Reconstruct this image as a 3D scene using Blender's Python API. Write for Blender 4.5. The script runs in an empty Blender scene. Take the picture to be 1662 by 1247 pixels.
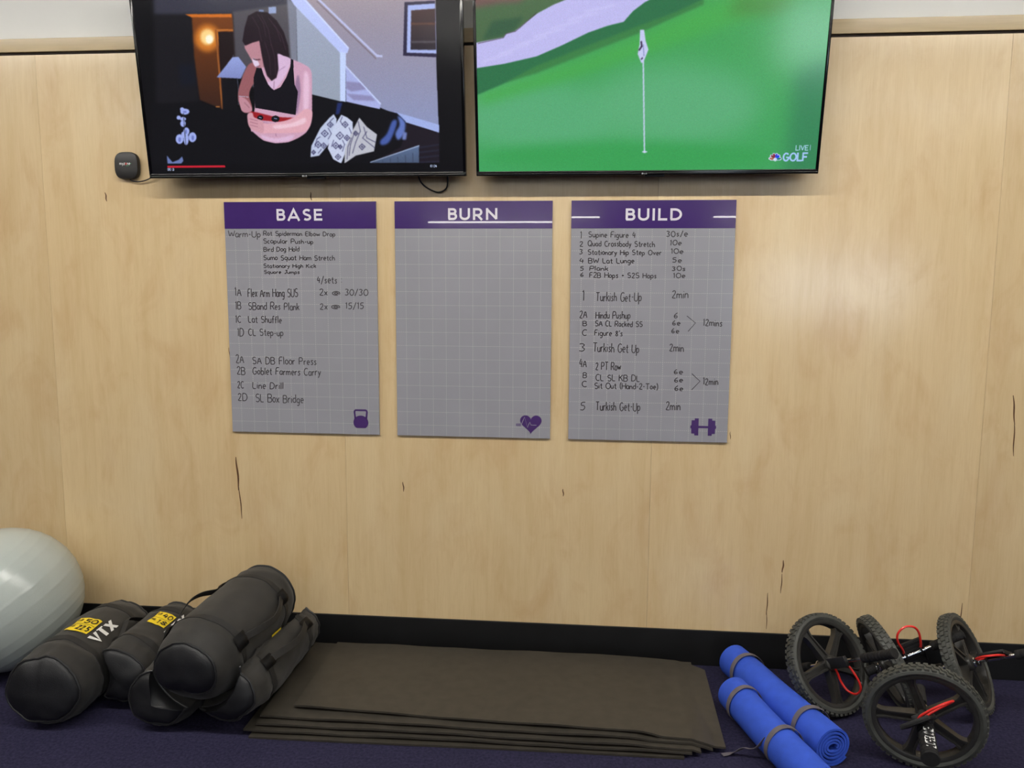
import bpy, bmesh, math, random
import numpy as np
from mathutils import Vector, Matrix, noise

random.seed(7)
C = bpy.context.scene.collection
PI = math.pi

# ------------------------------------------------------------------ camera, world, lamps' level, exposure
YAW, TILT, ROLL, FPX = 0.0920433, 0.1242103, 0.0052319, 1300.0
def look(yaw, tilt, roll):
    f = Vector((-math.sin(yaw)*math.cos(tilt), math.cos(yaw)*math.cos(tilt), -math.sin(tilt)))
    r = Vector((math.cos(yaw), math.sin(yaw), 0)); u = r.cross(f)
    r2 = r*math.cos(roll) + u*math.sin(roll); u2 = -r*math.sin(roll) + u*math.cos(roll)
    return Matrix((r2, u2, -f)).transposed()
cam_data = bpy.data.cameras.new('camera'); cam = bpy.data.objects.new('camera', cam_data); C.objects.link(cam)
cam.matrix_world = Matrix.Translation((0.4395, -3.1049, 1.5103)) @ look(YAW, TILT, ROLL).to_4x4()
cam_data.sensor_width = 36; cam_data.lens = FPX/1662*36; cam_data.clip_start = .05
bpy.context.scene.camera = cam

world = bpy.data.worlds.new('daylight'); bpy.context.scene.world = world; world.use_nodes = True
bg = world.node_tree.nodes['Background']; bg.inputs[0].default_value = (.72, .86, 1, 1); bg.inputs[1].default_value = 10.5

LAMP_POWER = 104.0           # emission of the diffusers of the row nearest the picture wall
FAR_POWER = 34.0            # ... and of the dimmer rows behind it
vs = bpy.context.scene.view_settings
vs.view_transform = 'Standard'; vs.look = 'None'; vs.gamma = 1; vs.exposure = 0.0; vs.use_curve_mapping = False

# ------------------------------------------------------------------ helpers
def lin(c):
    return tuple(((x/255)/12.92 if x/255 <= .04045 else ((x/255+.055)/1.055)**2.4) for x in c[:3])
def mat(name, col, rough=.5, metal=0, coat=0, coat_rough=.1, var=.0, vscale=20, bump=0, bscale=200, spec=.5, stretch=None, emit=None, sheen=0):
    m = bpy.data.materials.new(name); m.use_nodes = True; nt = m.node_tree; b = nt.nodes['Principled BSDF']
    c = lin(col); b.inputs['Base Color'].default_value = (*c, 1)
    b.inputs['Roughness'].default_value = rough; b.inputs['Metallic'].default_value = metal
    b.inputs['Coat Weight'].default_value = coat; b.inputs['Coat Roughness'].default_value = coat_rough
    b.inputs['Specular IOR Level'].default_value = spec
    if sheen: b.inputs['Sheen Weight'].default_value = sheen
    tc = nt.nodes.new('ShaderNodeTexCoord'); mp = nt.nodes.new('ShaderNodeMapping')
    nt.links.new(tc.outputs['Object'], mp.inputs[0])
    if stretch: mp.inputs['Scale'].default_value = stretch
    n = nt.nodes.new('ShaderNodeTexNoise'); n.inputs['Scale'].default_value = vscale; n.inputs['Detail'].default_value = 4
    nt.links.new(mp.outputs[0], n.inputs['Vector'])
    mx = nt.nodes.new('ShaderNodeMix'); mx.data_type = 'RGBA'
    mx.inputs['A'].default_value = (*[x*(1-var) for x in c], 1); mx.inputs['B'].default_value = (*[min(1, x*(1+var)) for x in c], 1)
    mr = nt.nodes.new('ShaderNodeMapRange'); mr.inputs['From Min'].default_value = .3; mr.inputs['From Max'].default_value = .7
    nt.links.new(n.outputs['Fac'], mr.inputs['Value']); nt.links.new(mr.outputs[0], mx.inputs['Factor'])
    nt.links.new(mx.outputs['Result'], b.inputs['Base Color'])
    if bump:
        n2 = nt.nodes.new('ShaderNodeTexNoise'); n2.inputs['Scale'].default_value = bscale; n2.inputs['Detail'].default_value = 3
        nt.links.new(mp.outputs[0], n2.inputs['Vector'])
        bp = nt.nodes.new('ShaderNodeBump'); bp.inputs['Strength'].default_value = bump; bp.inputs['Distance'].default_value = .002
        nt.links.new(n2.outputs['Fac'], bp.inputs['Height']); nt.links.new(bp.outputs[0], b.inputs['Normal'])
    if emit:
        b.inputs['Emission Color'].default_value = (*emit[:3], 1); b.inputs['Emission Strength'].default_value = emit[3]
    return m
def link(name, me, m, parent=None, smooth=True, loc=None, rot=None):
    o = bpy.data.objects.new(name, me); C.objects.link(o)
    if m is not None and not me.materials: me.materials.append(m)
    if smooth and len(me.polygons): me.polygons.foreach_set('use_smooth', [True]*len(me.polygons))
    if parent: o.parent = parent
    if loc: o.location = loc
    if rot: o.rotation_euler = rot
    return o
def fin(name, bm, m, parent=None, smooth=True, loc=None, rot=None, angle=35):
    me = bpy.data.meshes.new(name); bmesh.ops.recalc_face_normals(bm, faces=bm.faces); bm.to_mesh(me); bm.free()
    o = link(name, me, m, parent, smooth, loc, rot)
    if smooth:
        try: me.set_sharp_from_angle(angle=math.radians(angle))
        except Exception: pass
    return o
def tag(o, label=None, cat=None, group=None, kind=None):
    if label: o['label'] = label
    if cat: o['category'] = cat
    if group: o['group'] = group
    if kind: o['kind'] = kind
    return o
def thing(name, label, cat, mw=None, group=None):
    o = bpy.data.objects.new(name, None); C.objects.link(o); o.empty_display_size = .1
    if mw is not None: o.matrix_world = mw
    return tag(o, label, cat, group)
def box(bm, x0, x1, y0, y1, z0, z1, bev=0, seg=2):
    b2 = bmesh.new(); bmesh.ops.create_cube(b2, size=1)
    for v in b2.verts: v.co = Vector(((x0+x1)/2+v.co.x*(x1-x0), (y0+y1)/2+v.co.y*(y1-y0), (z0+z1)/2+v.co.z*(z1-z0)))
    if bev: bmesh.ops.bevel(b2, geom=b2.edges[:], offset=bev, segments=seg, profile=.5, affect='EDGES')
    me = bpy.data.meshes.new('t'); b2.to_mesh(me); b2.free(); bm.from_mesh(me); bpy.data.meshes.remove(me)
def boxo(name, d, m, parent=None, bev=0, **k):
    bm = bmesh.new(); box(bm, *d, bev=bev); return fin(name, bm, m, parent, **k)
def lathe(bm, prof, n=48, axis='x', cx=Vector((0,0,0))):
    """prof = (distance along axis, radius) from one end to the other; ends of radius 0 are closed"""
    rings = []
    for a, r in prof:
        ring = []
        for i in range(n):
            t = 2*PI*i/n
            if axis == 'x': co = Vector((a, r*math.cos(t), r*math.sin(t)))
            elif axis == 'y': co = Vector((r*math.cos(t), a, r*math.sin(t)))
            else: co = Vector((r*math.cos(t), r*math.sin(t), a))
            ring.append(bm.verts.new(co+cx))
            if r < 1e-6: break
        rings.append(ring)
    for A, B in zip(rings, rings[1:]):
        for i in range(n):
            j = (i+1) % n
            if len(A) == 1 and len(B) == 1: continue
            if len(A) == 1: bm.faces.new((A[0], B[j], B[i]))
            elif len(B) == 1: bm.faces.new((A[i], A[j], B[0]))
            else: bm.faces.new((A[i], A[j], B[j], B[i]))
    return rings
def smooth_path(pts, k=6, closed=False):
    P = [Vector(p) for p in pts]; out = []; n = len(P)
    rng = range(n if closed else n-1)
    for i in rng:
        if closed: a, b, c, d = P[i-1], P[i], P[(i+1) % n], P[(i+2) % n]
        else: a, b, c, d = P[max(i-1,0)], P[i], P[i+1], P[min(i+2,n-1)]
        for s in range(k):
            t = s/k
            out.append(.5*((2*b)+(c-a)*t+(2*a-5*b+4*c-d)*t*t+(3*b-a-3*c+d)*t**3))
    if not closed: out.append(P[-1])
    return out
def sweep(bm, path, w, h=None, n=10, up=None, closed=False, power=2.0):
    """tube (or flattened strap of width w and thickness h) along the path"""
    if h is None: h = w
    rings = []; N = len(path); upv = Vector(up) if (up and not callable(up)) else None; prev = None
    for i, p in enumerate(path):
        t = (path[(i+1) % N]-path[i-1]) if closed else (path[min(i+1,N-1)]-path[max(i-1,0)])
        t.normalize()
        if callable(up): u = up(i, p)
        elif upv: u = upv
        else: u = prev if prev is not None else (Vector((0,0,1)) if abs(t.z) < .9 else Vector((1,0,0)))
        u = (u-t*u.dot(t)).normalized(); s = t.cross(u); prev = u
        ring = []
        for k in range(n):
            a = 2*PI*k/n; ca, sa = math.cos(a), math.sin(a)
            x = abs(ca)**(2/power)*(1 if ca > 0 else -1)*w/2; y = abs(sa)**(2/power)*(1 if sa > 0 else -1)*h/2
            ring.append(bm.verts.new(p+s*x+u*y))
        rings.append(ring)
    for i in range(N if closed else N-1):
        A, B = rings[i], rings[(i+1) % N]
        for k in range(n): bm.faces.new((A[k], A[(k+1) % n], B[(k+1) % n], B[k]))
    if not closed: bm.faces.new(rings[0][::-1]); bm.faces.new(rings[-1])

# ------------------------------------------------------------------ single-stroke lettering, 6 units cap height, baseline 0
def arc(cx, cy, rx, ry, a0, a1, n=8):
    return [(cx+rx*math.cos(math.radians(a0+(a1-a0)*i/n)), cy+ry*math.sin(math.radians(a0+(a1-a0)*i/n))) for i in range(n+1)]
G = {
'A': (4, [[(0,0),(2,6),(4,0)],[(.8,2.1),(3.2,2.1)]]),
'B': (3.8, [[(0,0),(0,6)],[(0,6),(2,6)]+arc(2,4.6,1.4,1.4,90,-90)+[(0,3.2)],[(0,3.2),(2.1,3.2)]+arc(2.1,1.6,1.6,1.6,90,-90)+[(0,0)]]),
'C': (3.8, [arc(2.2,3,2.1,3,50,310,12)]),
'D': (4.1, [[(0,0),(0,6),(1.4,6)]+arc(1.4,3,2.6,3,90,-90,10)+[(0,0)]]),
'E': (3.2, [[(3.2,6),(0,6),(0,0),(3.2,0)],[(0,3.1),(2.8,3.1)]]),
'F': (3.2, [[(3.2,6),(0,6),(0,0)],[(0,3.1),(2.6,3.1)]]),
'G': (4.2, [arc(2.2,3,2.1,3,50,330,12)+[(4.1,2.7),(2.5,2.7)]]),
'H': (3.8, [[(0,6),(0,0)],[(3.8,6),(3.8,0)],[(0,3.1),(3.8,3.1)]]),
'I': (.6, [[(.3,0),(.3,6)]]),
'J': (3, [[(3,6),(2.6,1.5),(1.6,0),(.4,.6)],[(1.2,6),(4,6)]]),
'K': (3.6, [[(0,6),(0,0)],[(3.4,6),(0,2.6)],[(1.2,3.6),(3.6,0)]]),
'L': (3, [[(0,6),(0,0),(3,0)]]),
'M': (4.8, [[(0,0),(0,6),(2.4,1.5),(4.8,6),(4.8,0)]]),
'N': (4, [[(0,0),(0,6),(4,0),(4,6)]]),
'O': (4.6, [arc(2.3,3,2.3,3,90,450,16)]),
'P': (3.6, [[(0,0),(0,6),(2,6)]+arc(2,4.4,1.5,1.6,90,-90)+[(0,2.8)]]),
'Q': (4.6, [arc(2.2,3,2.1,3,90,450,14),[(2.6,1.6),(4.4,-.4)]]),
'R': (3.8, [[(0,0),(0,6),(2,6)]+arc(2,4.4,1.5,1.6,90,-90)+[(0,2.8)],[(1.7,2.8),(3.7,0)]]),
'S': (3.6, [arc(1.9,4.5,1.6,1.5,40,260,8)+arc(1.8,1.6,1.7,1.6,80,-145,9)]),
'T': (4, [[(0,6),(4,6)],[(2,6),(2,0)]]),
'U': (4, [[(0,6),(0,2)]+arc(2,2,2,2,180,360,8)+[(4,6)]]),
'V': (4, [[(0,6),(2,0),(4,6)]]),
'W': (5.6, [[(0,6),(1.4,0),(2.8,5),(4.2,0),(5.6,6)]]),
'X': (4, [[(0,6),(4,0)],[(4,6),(0,0)]]),
'Z': (3.6, [[(0,6),(3.6,6),(0,0),(3.6,0)]]),
'a': (2.8, [arc(1.3,1.8,1.3,1.8,60,330,9),[(2.6,3.6),(2.5,.6),(3,0)]]),
'b': (2.8, [[(0,6.2),(0,.2)],arc(1.3,1.7,1.3,1.7,140,-140,9)]),
'c': (2.4, [arc(1.3,1.8,1.2,1.8,55,305,8)]),
'd': (2.8, [arc(1.3,1.7,1.3,1.7,50,320,9),[(2.6,6.2),(2.6,0)]]),
'e': (2.6, [[(.2,1.8),(2.5,2.1)]+arc(1.3,1.9,1.2,1.8,15,310,9)]),
'f': (2.2, [[(2.4,5.8),(1.6,6.3),(1,5.4),(.9,0)],[(0,3.6),(2,3.6)]]),
'g': (2.8, [arc(1.3,1.9,1.3,1.7,50,330,9),[(2.6,3.6),(2.6,-1),(1.5,-2.2),(.3,-1.6)]]),
'h': (2.7, [[(0,6.2),(0,0)],[(0,2.4),(1.2,3.6),(2.4,2.9),(2.6,0)]]),
'i': (.7, [[(.3,3.6),(.3,0)],[(.3,5),(.45,5.35)]]),
'k': (2.5, [[(0,6.2),(0,0)],[(2.3,3.7),(.1,1.7)],[(.9,2.3),(2.5,0)]]),
'l': (.7, [[(.2,6.2),(.3,0)]]),
'm': (4.4, [[(0,3.6),(0,0)],[(0,2.6),(1,3.6),(2,2.8),(2.1,0)],[(2.1,2.6),(3.2,3.6),(4.2,2.8),(4.3,0)]]),
'n': (2.7, [[(0,3.6),(0,0)],[(0,2.5),(1.3,3.6),(2.4,2.8),(2.6,0)]]),
'o': (2.6, [arc(1.3,1.8,1.3,1.8,90,450,10)]),
'p': (2.8, [[(0,3.6),(0,-2.3)],arc(1.3,1.8,1.3,1.7,140,-140,9)]),
'q': (2.8, [arc(1.3,1.9,1.3,1.7,40,320,9),[(2.6,3.6),(2.6,-2.3)]]),
'r': (2, [[(0,3.6),(.1,0)],[(.1,2.2),(.9,3.5),(2,3.4)]]),
's': (2.2, [[(2.1,3.1),(1.2,3.7),(.3,2.9),(1.1,2),(2,1.1),(1.2,0),(.1,.5)]]),
't': (2.2, [[(1.1,5.4),(1,.7),(1.7,0),(2.2,.4)],[(0,3.7),(2.1,3.7)]]),
'u': (2.7, [[(0,3.6),(.1,.9),(1.2,0),(2.4,1)],[(2.5,3.6),(2.6,0)]]),
'v': (2.6, [[(0,3.6),(1.3,0),(2.6,3.6)]]),
'w': (4, [[(0,3.6),(.9,0),(2,3.2),(3.1,0),(4,3.6)]]),
'x': (2.4, [[(0,3.6),(2.4,0)],[(2.4,3.6),(0,0)]]),
'y': (2.6, [[(0,3.6),(1.4,.2)],[(2.6,3.6),(1.3,-.3),(.3,-2.3)]]),
'z': (2.4, [[(0,3.6),(2.4,3.6),(0,0),(2.4,0)]]),
'0': (3.4, [arc(1.7,3,1.7,3,90,450,14)]),
'1': (1.4, [[(.2,5),(1,6),(.9,0)]]),
'2': (3.2, [[(.2,4.8),(1.2,6),(2.7,5.6),(2.8,4.2),(1.4,1.8),(0,.1),(3.2,0)]]),
'3': (3, [[(.2,5.6),(1.6,6),(2.7,4.8),(1.2,3.3),(2.8,2),(1.8,.1),(0,.5)]]),
'4': (3.2, [[(1.6,6),(.1,2.2),(3.2,2.4)],[(2.5,4.6),(2.4,0)]]),
'5': (3, [[(2.8,6),(.5,5.9),(.4,3.5),(2,3.7),(2.9,2.2),(1.9,.1),(0,.4)]]),
'6': (3, [[(2.4,6),(.8,4.2),(.1,1.8),(1.3,0),(2.8,1.2),(2.1,2.9),(.4,2)]]),
'7': (3, [[(0,6),(3,6),(1,0)]]),
'8': (3, [[(1.5,3.2),(.3,4.7),(1.5,6),(2.7,4.7),(1.5,3.2),(.1,1.5),(1.5,0),(2.9,1.5),(1.5,3.2)]]),
'@': (4.6, [arc(2.3,2.4,2.2,2.4,-30,300,14),arc(2.3,2.4,1,1.1,0,360,8)+[(3.3,2.2),(4,1.6)]]),
'/': (2.4, [[(0,-.8),(2.4,6.6)]]),
'-': (2, [[(.2,2.6),(1.8,2.7)]]),
'+': (2, [[(0,2.4),(2,2.4)],[(1,3.4),(1,1.4)]]),
':': (.6, [[(.2,3.4),(.3,3.8)],[(.2,.6),(.3,1)]]),
'.': (.6, [[(.2,0),(.35,.35)]]),
"'": (.6, [[(.3,6.2),(.2,4.8)]]),
'(': (1.4, [[(1.3,6.6),(.3,4.6),(.3,1.2),(1.3,-.8)]]),
')': (1.4, [[(.1,6.6),(1.1,4.6),(1.1,1.2),(.1,-.8)]]),
'|': (.5, [[(.2,-.6),(.2,6.6)]]),
' ': (2.2, []),
}
def strokes(text, gap=1.15, jitter=0, rnd=None):
    """list of polylines (x, y) and the total width"""
    x = 0; out = []
    for ch in text:
        w, ss = G[ch]
        jy = rnd.uniform(-1,1)*jitter*.5 if rnd else 0; js = 1+(rnd.uniform(-1,1)*jitter*.12 if rnd else 0)
        for s in ss: out.append([(x+px*js, py*js+jy) for px, py in s])
        x += w+gap
    return out, max(x-gap, .1)
def chaikin(p, k=1):
    for _ in range(k):
        if len(p) < 3: return p
        q = [p[0]]
        for a, b in zip(p, p[1:]):
            q += [(a[0]*.75+b[0]*.25, a[1]*.75+b[1]*.25), (a[0]*.25+b[0]*.75, a[1]*.25+b[1]*.75)]
        q.append(p[-1]); p = q
    return p
def ribbon(bm, line, w, f, mitre=True, taper=False):
    """flat ribbon along a 2-D polyline; f(x, y) gives the 3-D point"""
    q = [line[0]]
    for p_ in line[1:]:
        if math.hypot(p_[0]-q[-1][0], p_[1]-q[-1][1]) > 1e-6: q.append(p_)
    line = q; n = len(line)
    if n < 2: return
    closed = n > 3 and abs(line[0][0]-line[-1][0]) < 1e-5 and abs(line[0][1]-line[-1][1]) < 1e-5
    L, R = [], []
    for i in range(n):
        p = Vector(line[i]).to_2d()
        a = Vector(line[i-1]).to_2d() if i else (Vector(line[-2]).to_2d() if closed else None)
        b = Vector(line[i+1]).to_2d() if i < n-1 else (Vector(line[1]).to_2d() if closed else None)
        d1 = (p-a).normalized() if a is not None else None; d2 = (b-p).normalized() if b is not None else None
        if d1 is None: d1 = d2
        if d2 is None: d2 = d1
        t = d1+d2
        t = t.normalized() if t.length > 1e-4 else d2
        nn = Vector((-t.y, t.x)); c = max(.42, abs(t.dot(d2)))
        ww = w/2/(c if mitre else 1)
        if taper: ww *= .25+.75*math.sin(PI*(.08+.84*i/(n-1)))
        l, r = p+nn*ww, p-nn*ww
        L.append(bm.verts.new(f(l.x, l.y))); R.append(bm.verts.new(f(r.x, r.y)))
    for i in range(n-1): bm.faces.new((L[i], R[i], R[i+1], L[i+1]))
def write(bm, text, x0, y0, x1, h, w, f, gap=1.15, jitter=0, rnd=None, soft=0, slope=0, slant=0):
    ss, W = strokes(text, gap, jitter, rnd)
    kx, ky = (x1-x0)/W, h/6
    for s in ss:
        s = [(x0+(px+slant*py)*kx, y0+py*ky+slope*(px*kx)) for px, py in s]
        ribbon(bm, chaikin(s, soft), w, f)

# ------------------------------------------------------------------ materials
def wood():
    m = bpy.data.materials.new('maple_veneer'); m.use_nodes = True; nt = m.node_tree; N = nt.nodes.new; K = nt.links.new
    b = nt.nodes['Principled BSDF']
    tc = N('ShaderNodeTexCoord'); oi = N('ShaderNodeObjectInfo')
    off = N('ShaderNodeVectorMath'); off.operation = 'SCALE'; off.inputs[0].default_value = (7.3, 0, 13.1); K(oi.outputs['Random'], off.inputs['Scale'])
    add = N('ShaderNodeVectorMath'); K(tc.outputs['Object'], add.inputs[0]); K(off.outputs[0], add.inputs[1])
    def tex(scale, st, det=3, dist=0, rough=.5):
        mp = N('ShaderNodeMapping'); mp.inputs['Scale'].default_value = st; K(add.outputs[0], mp.inputs[0])
        n = N('ShaderNodeTexNoise'); n.inputs['Scale'].default_value = scale; n.inputs['Detail'].default_value = det
        n.inputs['Distortion'].default_value = dist; n.inputs['Roughness'].default_value = rough; K(mp.outputs[0], n.inputs['Vector']); return n.outputs['Fac']
    def rng(v, a, b_, c=0, d=1):
        r = N('ShaderNodeMapRange'); r.inputs[1].default_value = a; r.inputs[2].default_value = b_; r.inputs[3].default_value = c; r.inputs[4].default_value = d
        K(v, r.inputs[0]); return r.outputs[0]
    def mix(fac, A, B):
        x = N('ShaderNodeMix'); x.data_type = 'RGBA'; K(fac, x.inputs['Factor'])
        for nm, v in (('A', A), ('B', B)):
            if isinstance(v, tuple): x.inputs[nm].default_value = (*lin(v), 1)
            else: K(v, x.inputs[nm])
        return x.outputs['Result']
    c = mix(rng(tex(1.6, (3.2, 1, .55), 4, .6), .36, .66), WOOD_A, WOOD_B)              # broad flitches
    c2 = mix(rng(tex(7, (3.5, 1, .22), 5, 1.2, .6), .42, .7), WOOD_A, WOOD_C)          # long grain
    x = N('ShaderNodeMix'); x.data_type = 'RGBA'; x.inputs['Factor'].default_value = .34; K(c, x.inputs['A']); K(c2, x.inputs['B']); c = x.outputs['Result']
    c = mix(rng(tex(4, (1.7, 1, .8), 5, .8, .62), .5, .8, 0, .6), c, WOOD_D)
    c = mix(rng(tex(2.6, (1.9, 1, .7), 5, .5, .65), .5, .8, 0, .55), c, WOOD_E)              # small figured blotches
    c = mix(rng(tex(60, (5, 1, .16), 3), .48, .75, 0, .24), c, WOOD_D)                 # fine vertical pores
    tone = N('ShaderNodeHueSaturation'); K(c, tone.inputs['Color']); K(rng(oi.outputs['Random'], 0, 1, .96, 1.05), tone.inputs['Value'])
    K(tone.outputs[0], b.inputs['Base Color'])
    b.inputs['Roughness'].default_value = .42; b.inputs['Specular IOR Level'].default_value = .45
    b.inputs['Coat Weight'].default_value = .8; b.inputs['Coat Roughness'].default_value = .15
    return m
WOOD_E = (224, 204, 166); WOOD_A, WOOD_B, WOOD_C, WOOD_D = (217, 192, 149), (207, 180, 136), (198, 169, 122), (190, 152, 106)
def carpet():
    m = mat('navy_carpet', (36, 32, 66), .95, var=.0, spec=.15); nt = m.node_tree; N = nt.nodes.new; K = nt.links.new; b = nt.nodes['Principled BSDF']
    tc = N('ShaderNodeTexCoord')
    n1 = N('ShaderNodeTexNoise'); n1.inputs['Scale'].default_value = 95; n1.inputs['Detail'].default_value = 5; n1.inputs['Roughness'].default_value = .7; K(tc.outputs['Object'], n1.inputs['Vector'])
    n2 = N('ShaderNodeTexNoise'); n2.inputs['Scale'].default_value = 7; K(tc.outputs['Object'], n2.inputs['Vector'])
    r = N('ShaderNodeValToRGB'); e = r.color_ramp.elements
    e[0].position = .32; e[0].color = (*lin((22, 21, 38)), 1); e[1].position = .68; e[1].color = (*lin((56, 53, 80)), 1); K(n1.outputs['Fac'], r.inputs[0])
    x = N('ShaderNodeMix'); x.data_type = 'RGBA'; x.inputs['Factor'].default_value = .3; K(r.outputs[0], x.inputs['A'])
    r2 = N('ShaderNodeValToRGB'); r2.color_ramp.elements[0].color = (*lin((30, 28, 48)), 1); r2.color_ramp.elements[1].color = (*lin((48, 45, 72)), 1); K(n2.outputs['Fac'], r2.inputs[0]); K(r2.outputs[0], x.inputs['B'])
    K(x.outputs['Result'], b.inputs['Base Color'])
    bp = N('ShaderNodeBump'); bp.inputs['Strength'].default_value = .8; bp.inputs['Distance'].default_value = .004; K(n1.outputs['Fac'], bp.inputs['Height']); K(bp.outputs[0], b.inputs['Normal'])
    return m
M_wood = wood(); M_carpet = carpet()
M_wall = mat('white_paint', (232, 231, 226), .75, var=.02, vscale=3, bump=.1, bscale=300)
M_side = mat('grey_paint', (120, 119, 118), .8, var=.02, vscale=2)
M_ceil = mat('ceiling_paint', (84, 84, 86), .9, var=.02, vscale=3)
M_trim = mat('maple_trim', (186, 164, 124), .5, coat=.1, var=.06, vscale=14, stretch=(.4, 1, 6))
M_base = mat('black_rubber_base', (17, 17, 18), .5, var=.2, vscale=9, spec=.35)
M_gap = mat('dark_gap', (40, 30, 22), .9, var=.1)
M_streak = mat('mineral_streak', (92, 58, 28), .6, var=.3, vscale=60)
M_tvblack = mat('gloss_black_plastic', (9, 9, 11), .14, spec=.4, var=.1)
M_tvback = mat('matt_black_plastic', (20, 20, 22), .5, var=.15)
M_cable = mat('black_cable', (22, 20, 20), .5, var=.2)
M_logo = mat('silver_print', (190, 192, 196), .35, metal=.3, var=.05)
M_puck = mat('soft_black_plastic', (32, 30, 30), .45, var=.08, vscale=40)
M_white = mat('white_print', (226, 226, 224), .5, var=.03)
M_redprint = mat('red_print', (200, 40, 40), .5, var=.05)
M_greenprint = mat('green_print', (70, 170, 110), .5, var=.05)
M_purple = mat('purple_vinyl', (66, 43, 106), .12, coat=.5, coat_rough=.01, var=.05, vscale=8)
M_purpleink = mat('purple_ink', (72, 46, 104), .3, var=.05)
M_headtext = mat('white_vinyl', (222, 216, 226), .15, coat=.5, coat_rough=.01, var=.02)
M_marker = mat('dry_marker_ink', (50, 45, 49), .6, var=.25, vscale=60)
M_boardedge = mat('acrylic_edge', (170, 176, 172), .2, var=.05)
M_canvas = mat('black_cordura', (37, 35, 32), .72, var=.3, vscale=16, bump=.5, bscale=700, sheen=.1)
M_canvas_dark = mat('black_vinyl_cap', (19, 19, 22), .5, var=.25, vscale=18, bump=.3, bscale=400)
M_strap = mat('black_webbing', (30, 29, 28), .7, var=.25, vscale=60, bump=.4, bscale=900)
M_piping = mat('rubber_piping', (38, 38, 39), .4, var=.2)
M_yellow = mat('yellow_label', (236, 206, 38), .45, var=.05, vscale=60)
M_ink = mat('black_ink', (34, 30, 18), .6, var=.1)
M_rubber = mat('black_foam_mat', (57, 53, 47), .45, var=.16, vscale=26, bump=.25, bscale=500, spec=.4)
M_blue = mat('blue_foam', (54, 88, 200), .75, var=.07, vscale=30, bump=.5, bscale=420, spec=.25)
M_greystrap = mat('grey_elastic', (98, 92, 98), .8, var=.12, vscale=50, bump=.3, bscale=700)
M_ball = mat('silver_vinyl', (172, 179, 174), .27, var=.04, vscale=6, spec=.5, coat=.15, coat_rough=.25, bump=.15, bscale=240)
M_tyre = mat('tyre_rubber', (66, 67, 63), .6, var=.2, vscale=30, bump=.3, bscale=300)
M_rim = mat('moulded_rim', (48, 47, 45), .38, var=.12, vscale=20)
M_chrome = mat('chrome', (200, 200, 205), .15, metal=1, var=.05)
M_grip = mat('black_foam_grip', (18, 17, 18), .8, var=.3, vscale=90, bump=.4, bscale=500)
M_pedal = mat('black_pedal_rubber', (22, 21, 22), .6, var=.2, vscale=50)
M_red = mat('red_tubing', (222, 44, 38), .35, var=.06, coat=.3)
M_lamp = mat('lamp_housing', (210, 210, 208), .4, metal=.2, var=.03)
M_diff = mat('lamp_diffuser', (255, 255, 255), .5, emit=(1, .965, .90, LAMP_POWER))
M_diff_far = mat('lamp_diffuser_dimmed', (255, 255, 255), .5, emit=(1, .965, .90, FAR_POWER))
M_frame = mat('window_frame', (60, 60, 64), .4, metal=.4, var=.05)

def glass():
    m = bpy.data.materials.new('window_glass'); m.use_nodes = True; nt = m.node_tree
    nt.nodes.remove(nt.nodes['Principled BSDF']); o = nt.nodes['Material Output']
    t = nt.nodes.new('ShaderNodeBsdfTransparent'); g = nt.nodes.new('ShaderNodeBsdfGlossy'); g.inputs['Roughness'].default_value = .02
    f = nt.nodes.new('ShaderNodeFresnel'); f.inputs[0].default_value = 1.45; x = nt.nodes.new('ShaderNodeMixShader')
    nt.links.new(f.outputs[0], x.inputs[0]); nt.links.new(t.outputs[0], x.inputs[1]); nt.links.new(g.outputs[0], x.inputs[2]); nt.links.new(x.outputs[0], o.inputs[0])
    return m
M_glass = glass()

# ------------------------------------------------------------------ room shell (metres; the picture wall's face is y = 0, floor z = 0)
XL, XR, YB, ZC = -7.2, 9.4, -17.0, 3.9
def struct(o): o['kind'] = 'structure'; return o
fl = struct(boxo('floor', (XL, XR, YB, .15, -.1, 0), M_carpet, smooth=False))
struct(boxo('ceiling', (XL, XR, YB, .15, ZC, ZC+.1), M_ceil, smooth=False))
wb = struct(boxo('wall_back', (XL, XR, .013, .15, 0, ZC), M_wall, smooth=False))
struct(boxo('wall_left', (XL-.15, XL, YB, .15, 0, ZC), M_side, smooth=False))
struct(boxo('wall_right', (XR, XR+.15, YB, .15, 0, ZC), M_side, smooth=False))
WX0, WX1, WZ0, WZ1 = 4.6, 8.2, .75, 2.25
bm = bmesh.new()
box(bm, XL, WX0, YB-.15, YB, 0, ZC); box(bm, WX1, XR, YB-.15, YB, 0, ZC); box(bm, WX0, WX1, YB-.15, YB, 0, WZ0); box(bm, WX0, WX1, YB-.15, YB, WZ1, ZC)
struct(fin('wall_front', bm, M_side, smooth=False))
bm = bmesh.new()
box(bm, WX0, WX1, YB-.13, YB-.03, WZ0, WZ0+.06); box(bm, WX0, WX1, YB-.13, YB-.03, WZ1-.06, WZ1)
for x in (WX0, WX0+1.18, WX0+2.36, WX1-.06): box(bm, x, x+.06, YB-.13, YB-.03, WZ0+.06, WZ1-.06)
w1 = struct(fin('window_1', bm, M_frame, smooth=False))
for x in (WX0+.06, WX0+1.24, WX0+2.42): boxo('pane', (x, x+1.12, YB-.085, YB-.075, WZ0+.06, WZ1-.06), M_glass, w1, smooth=False)

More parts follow.
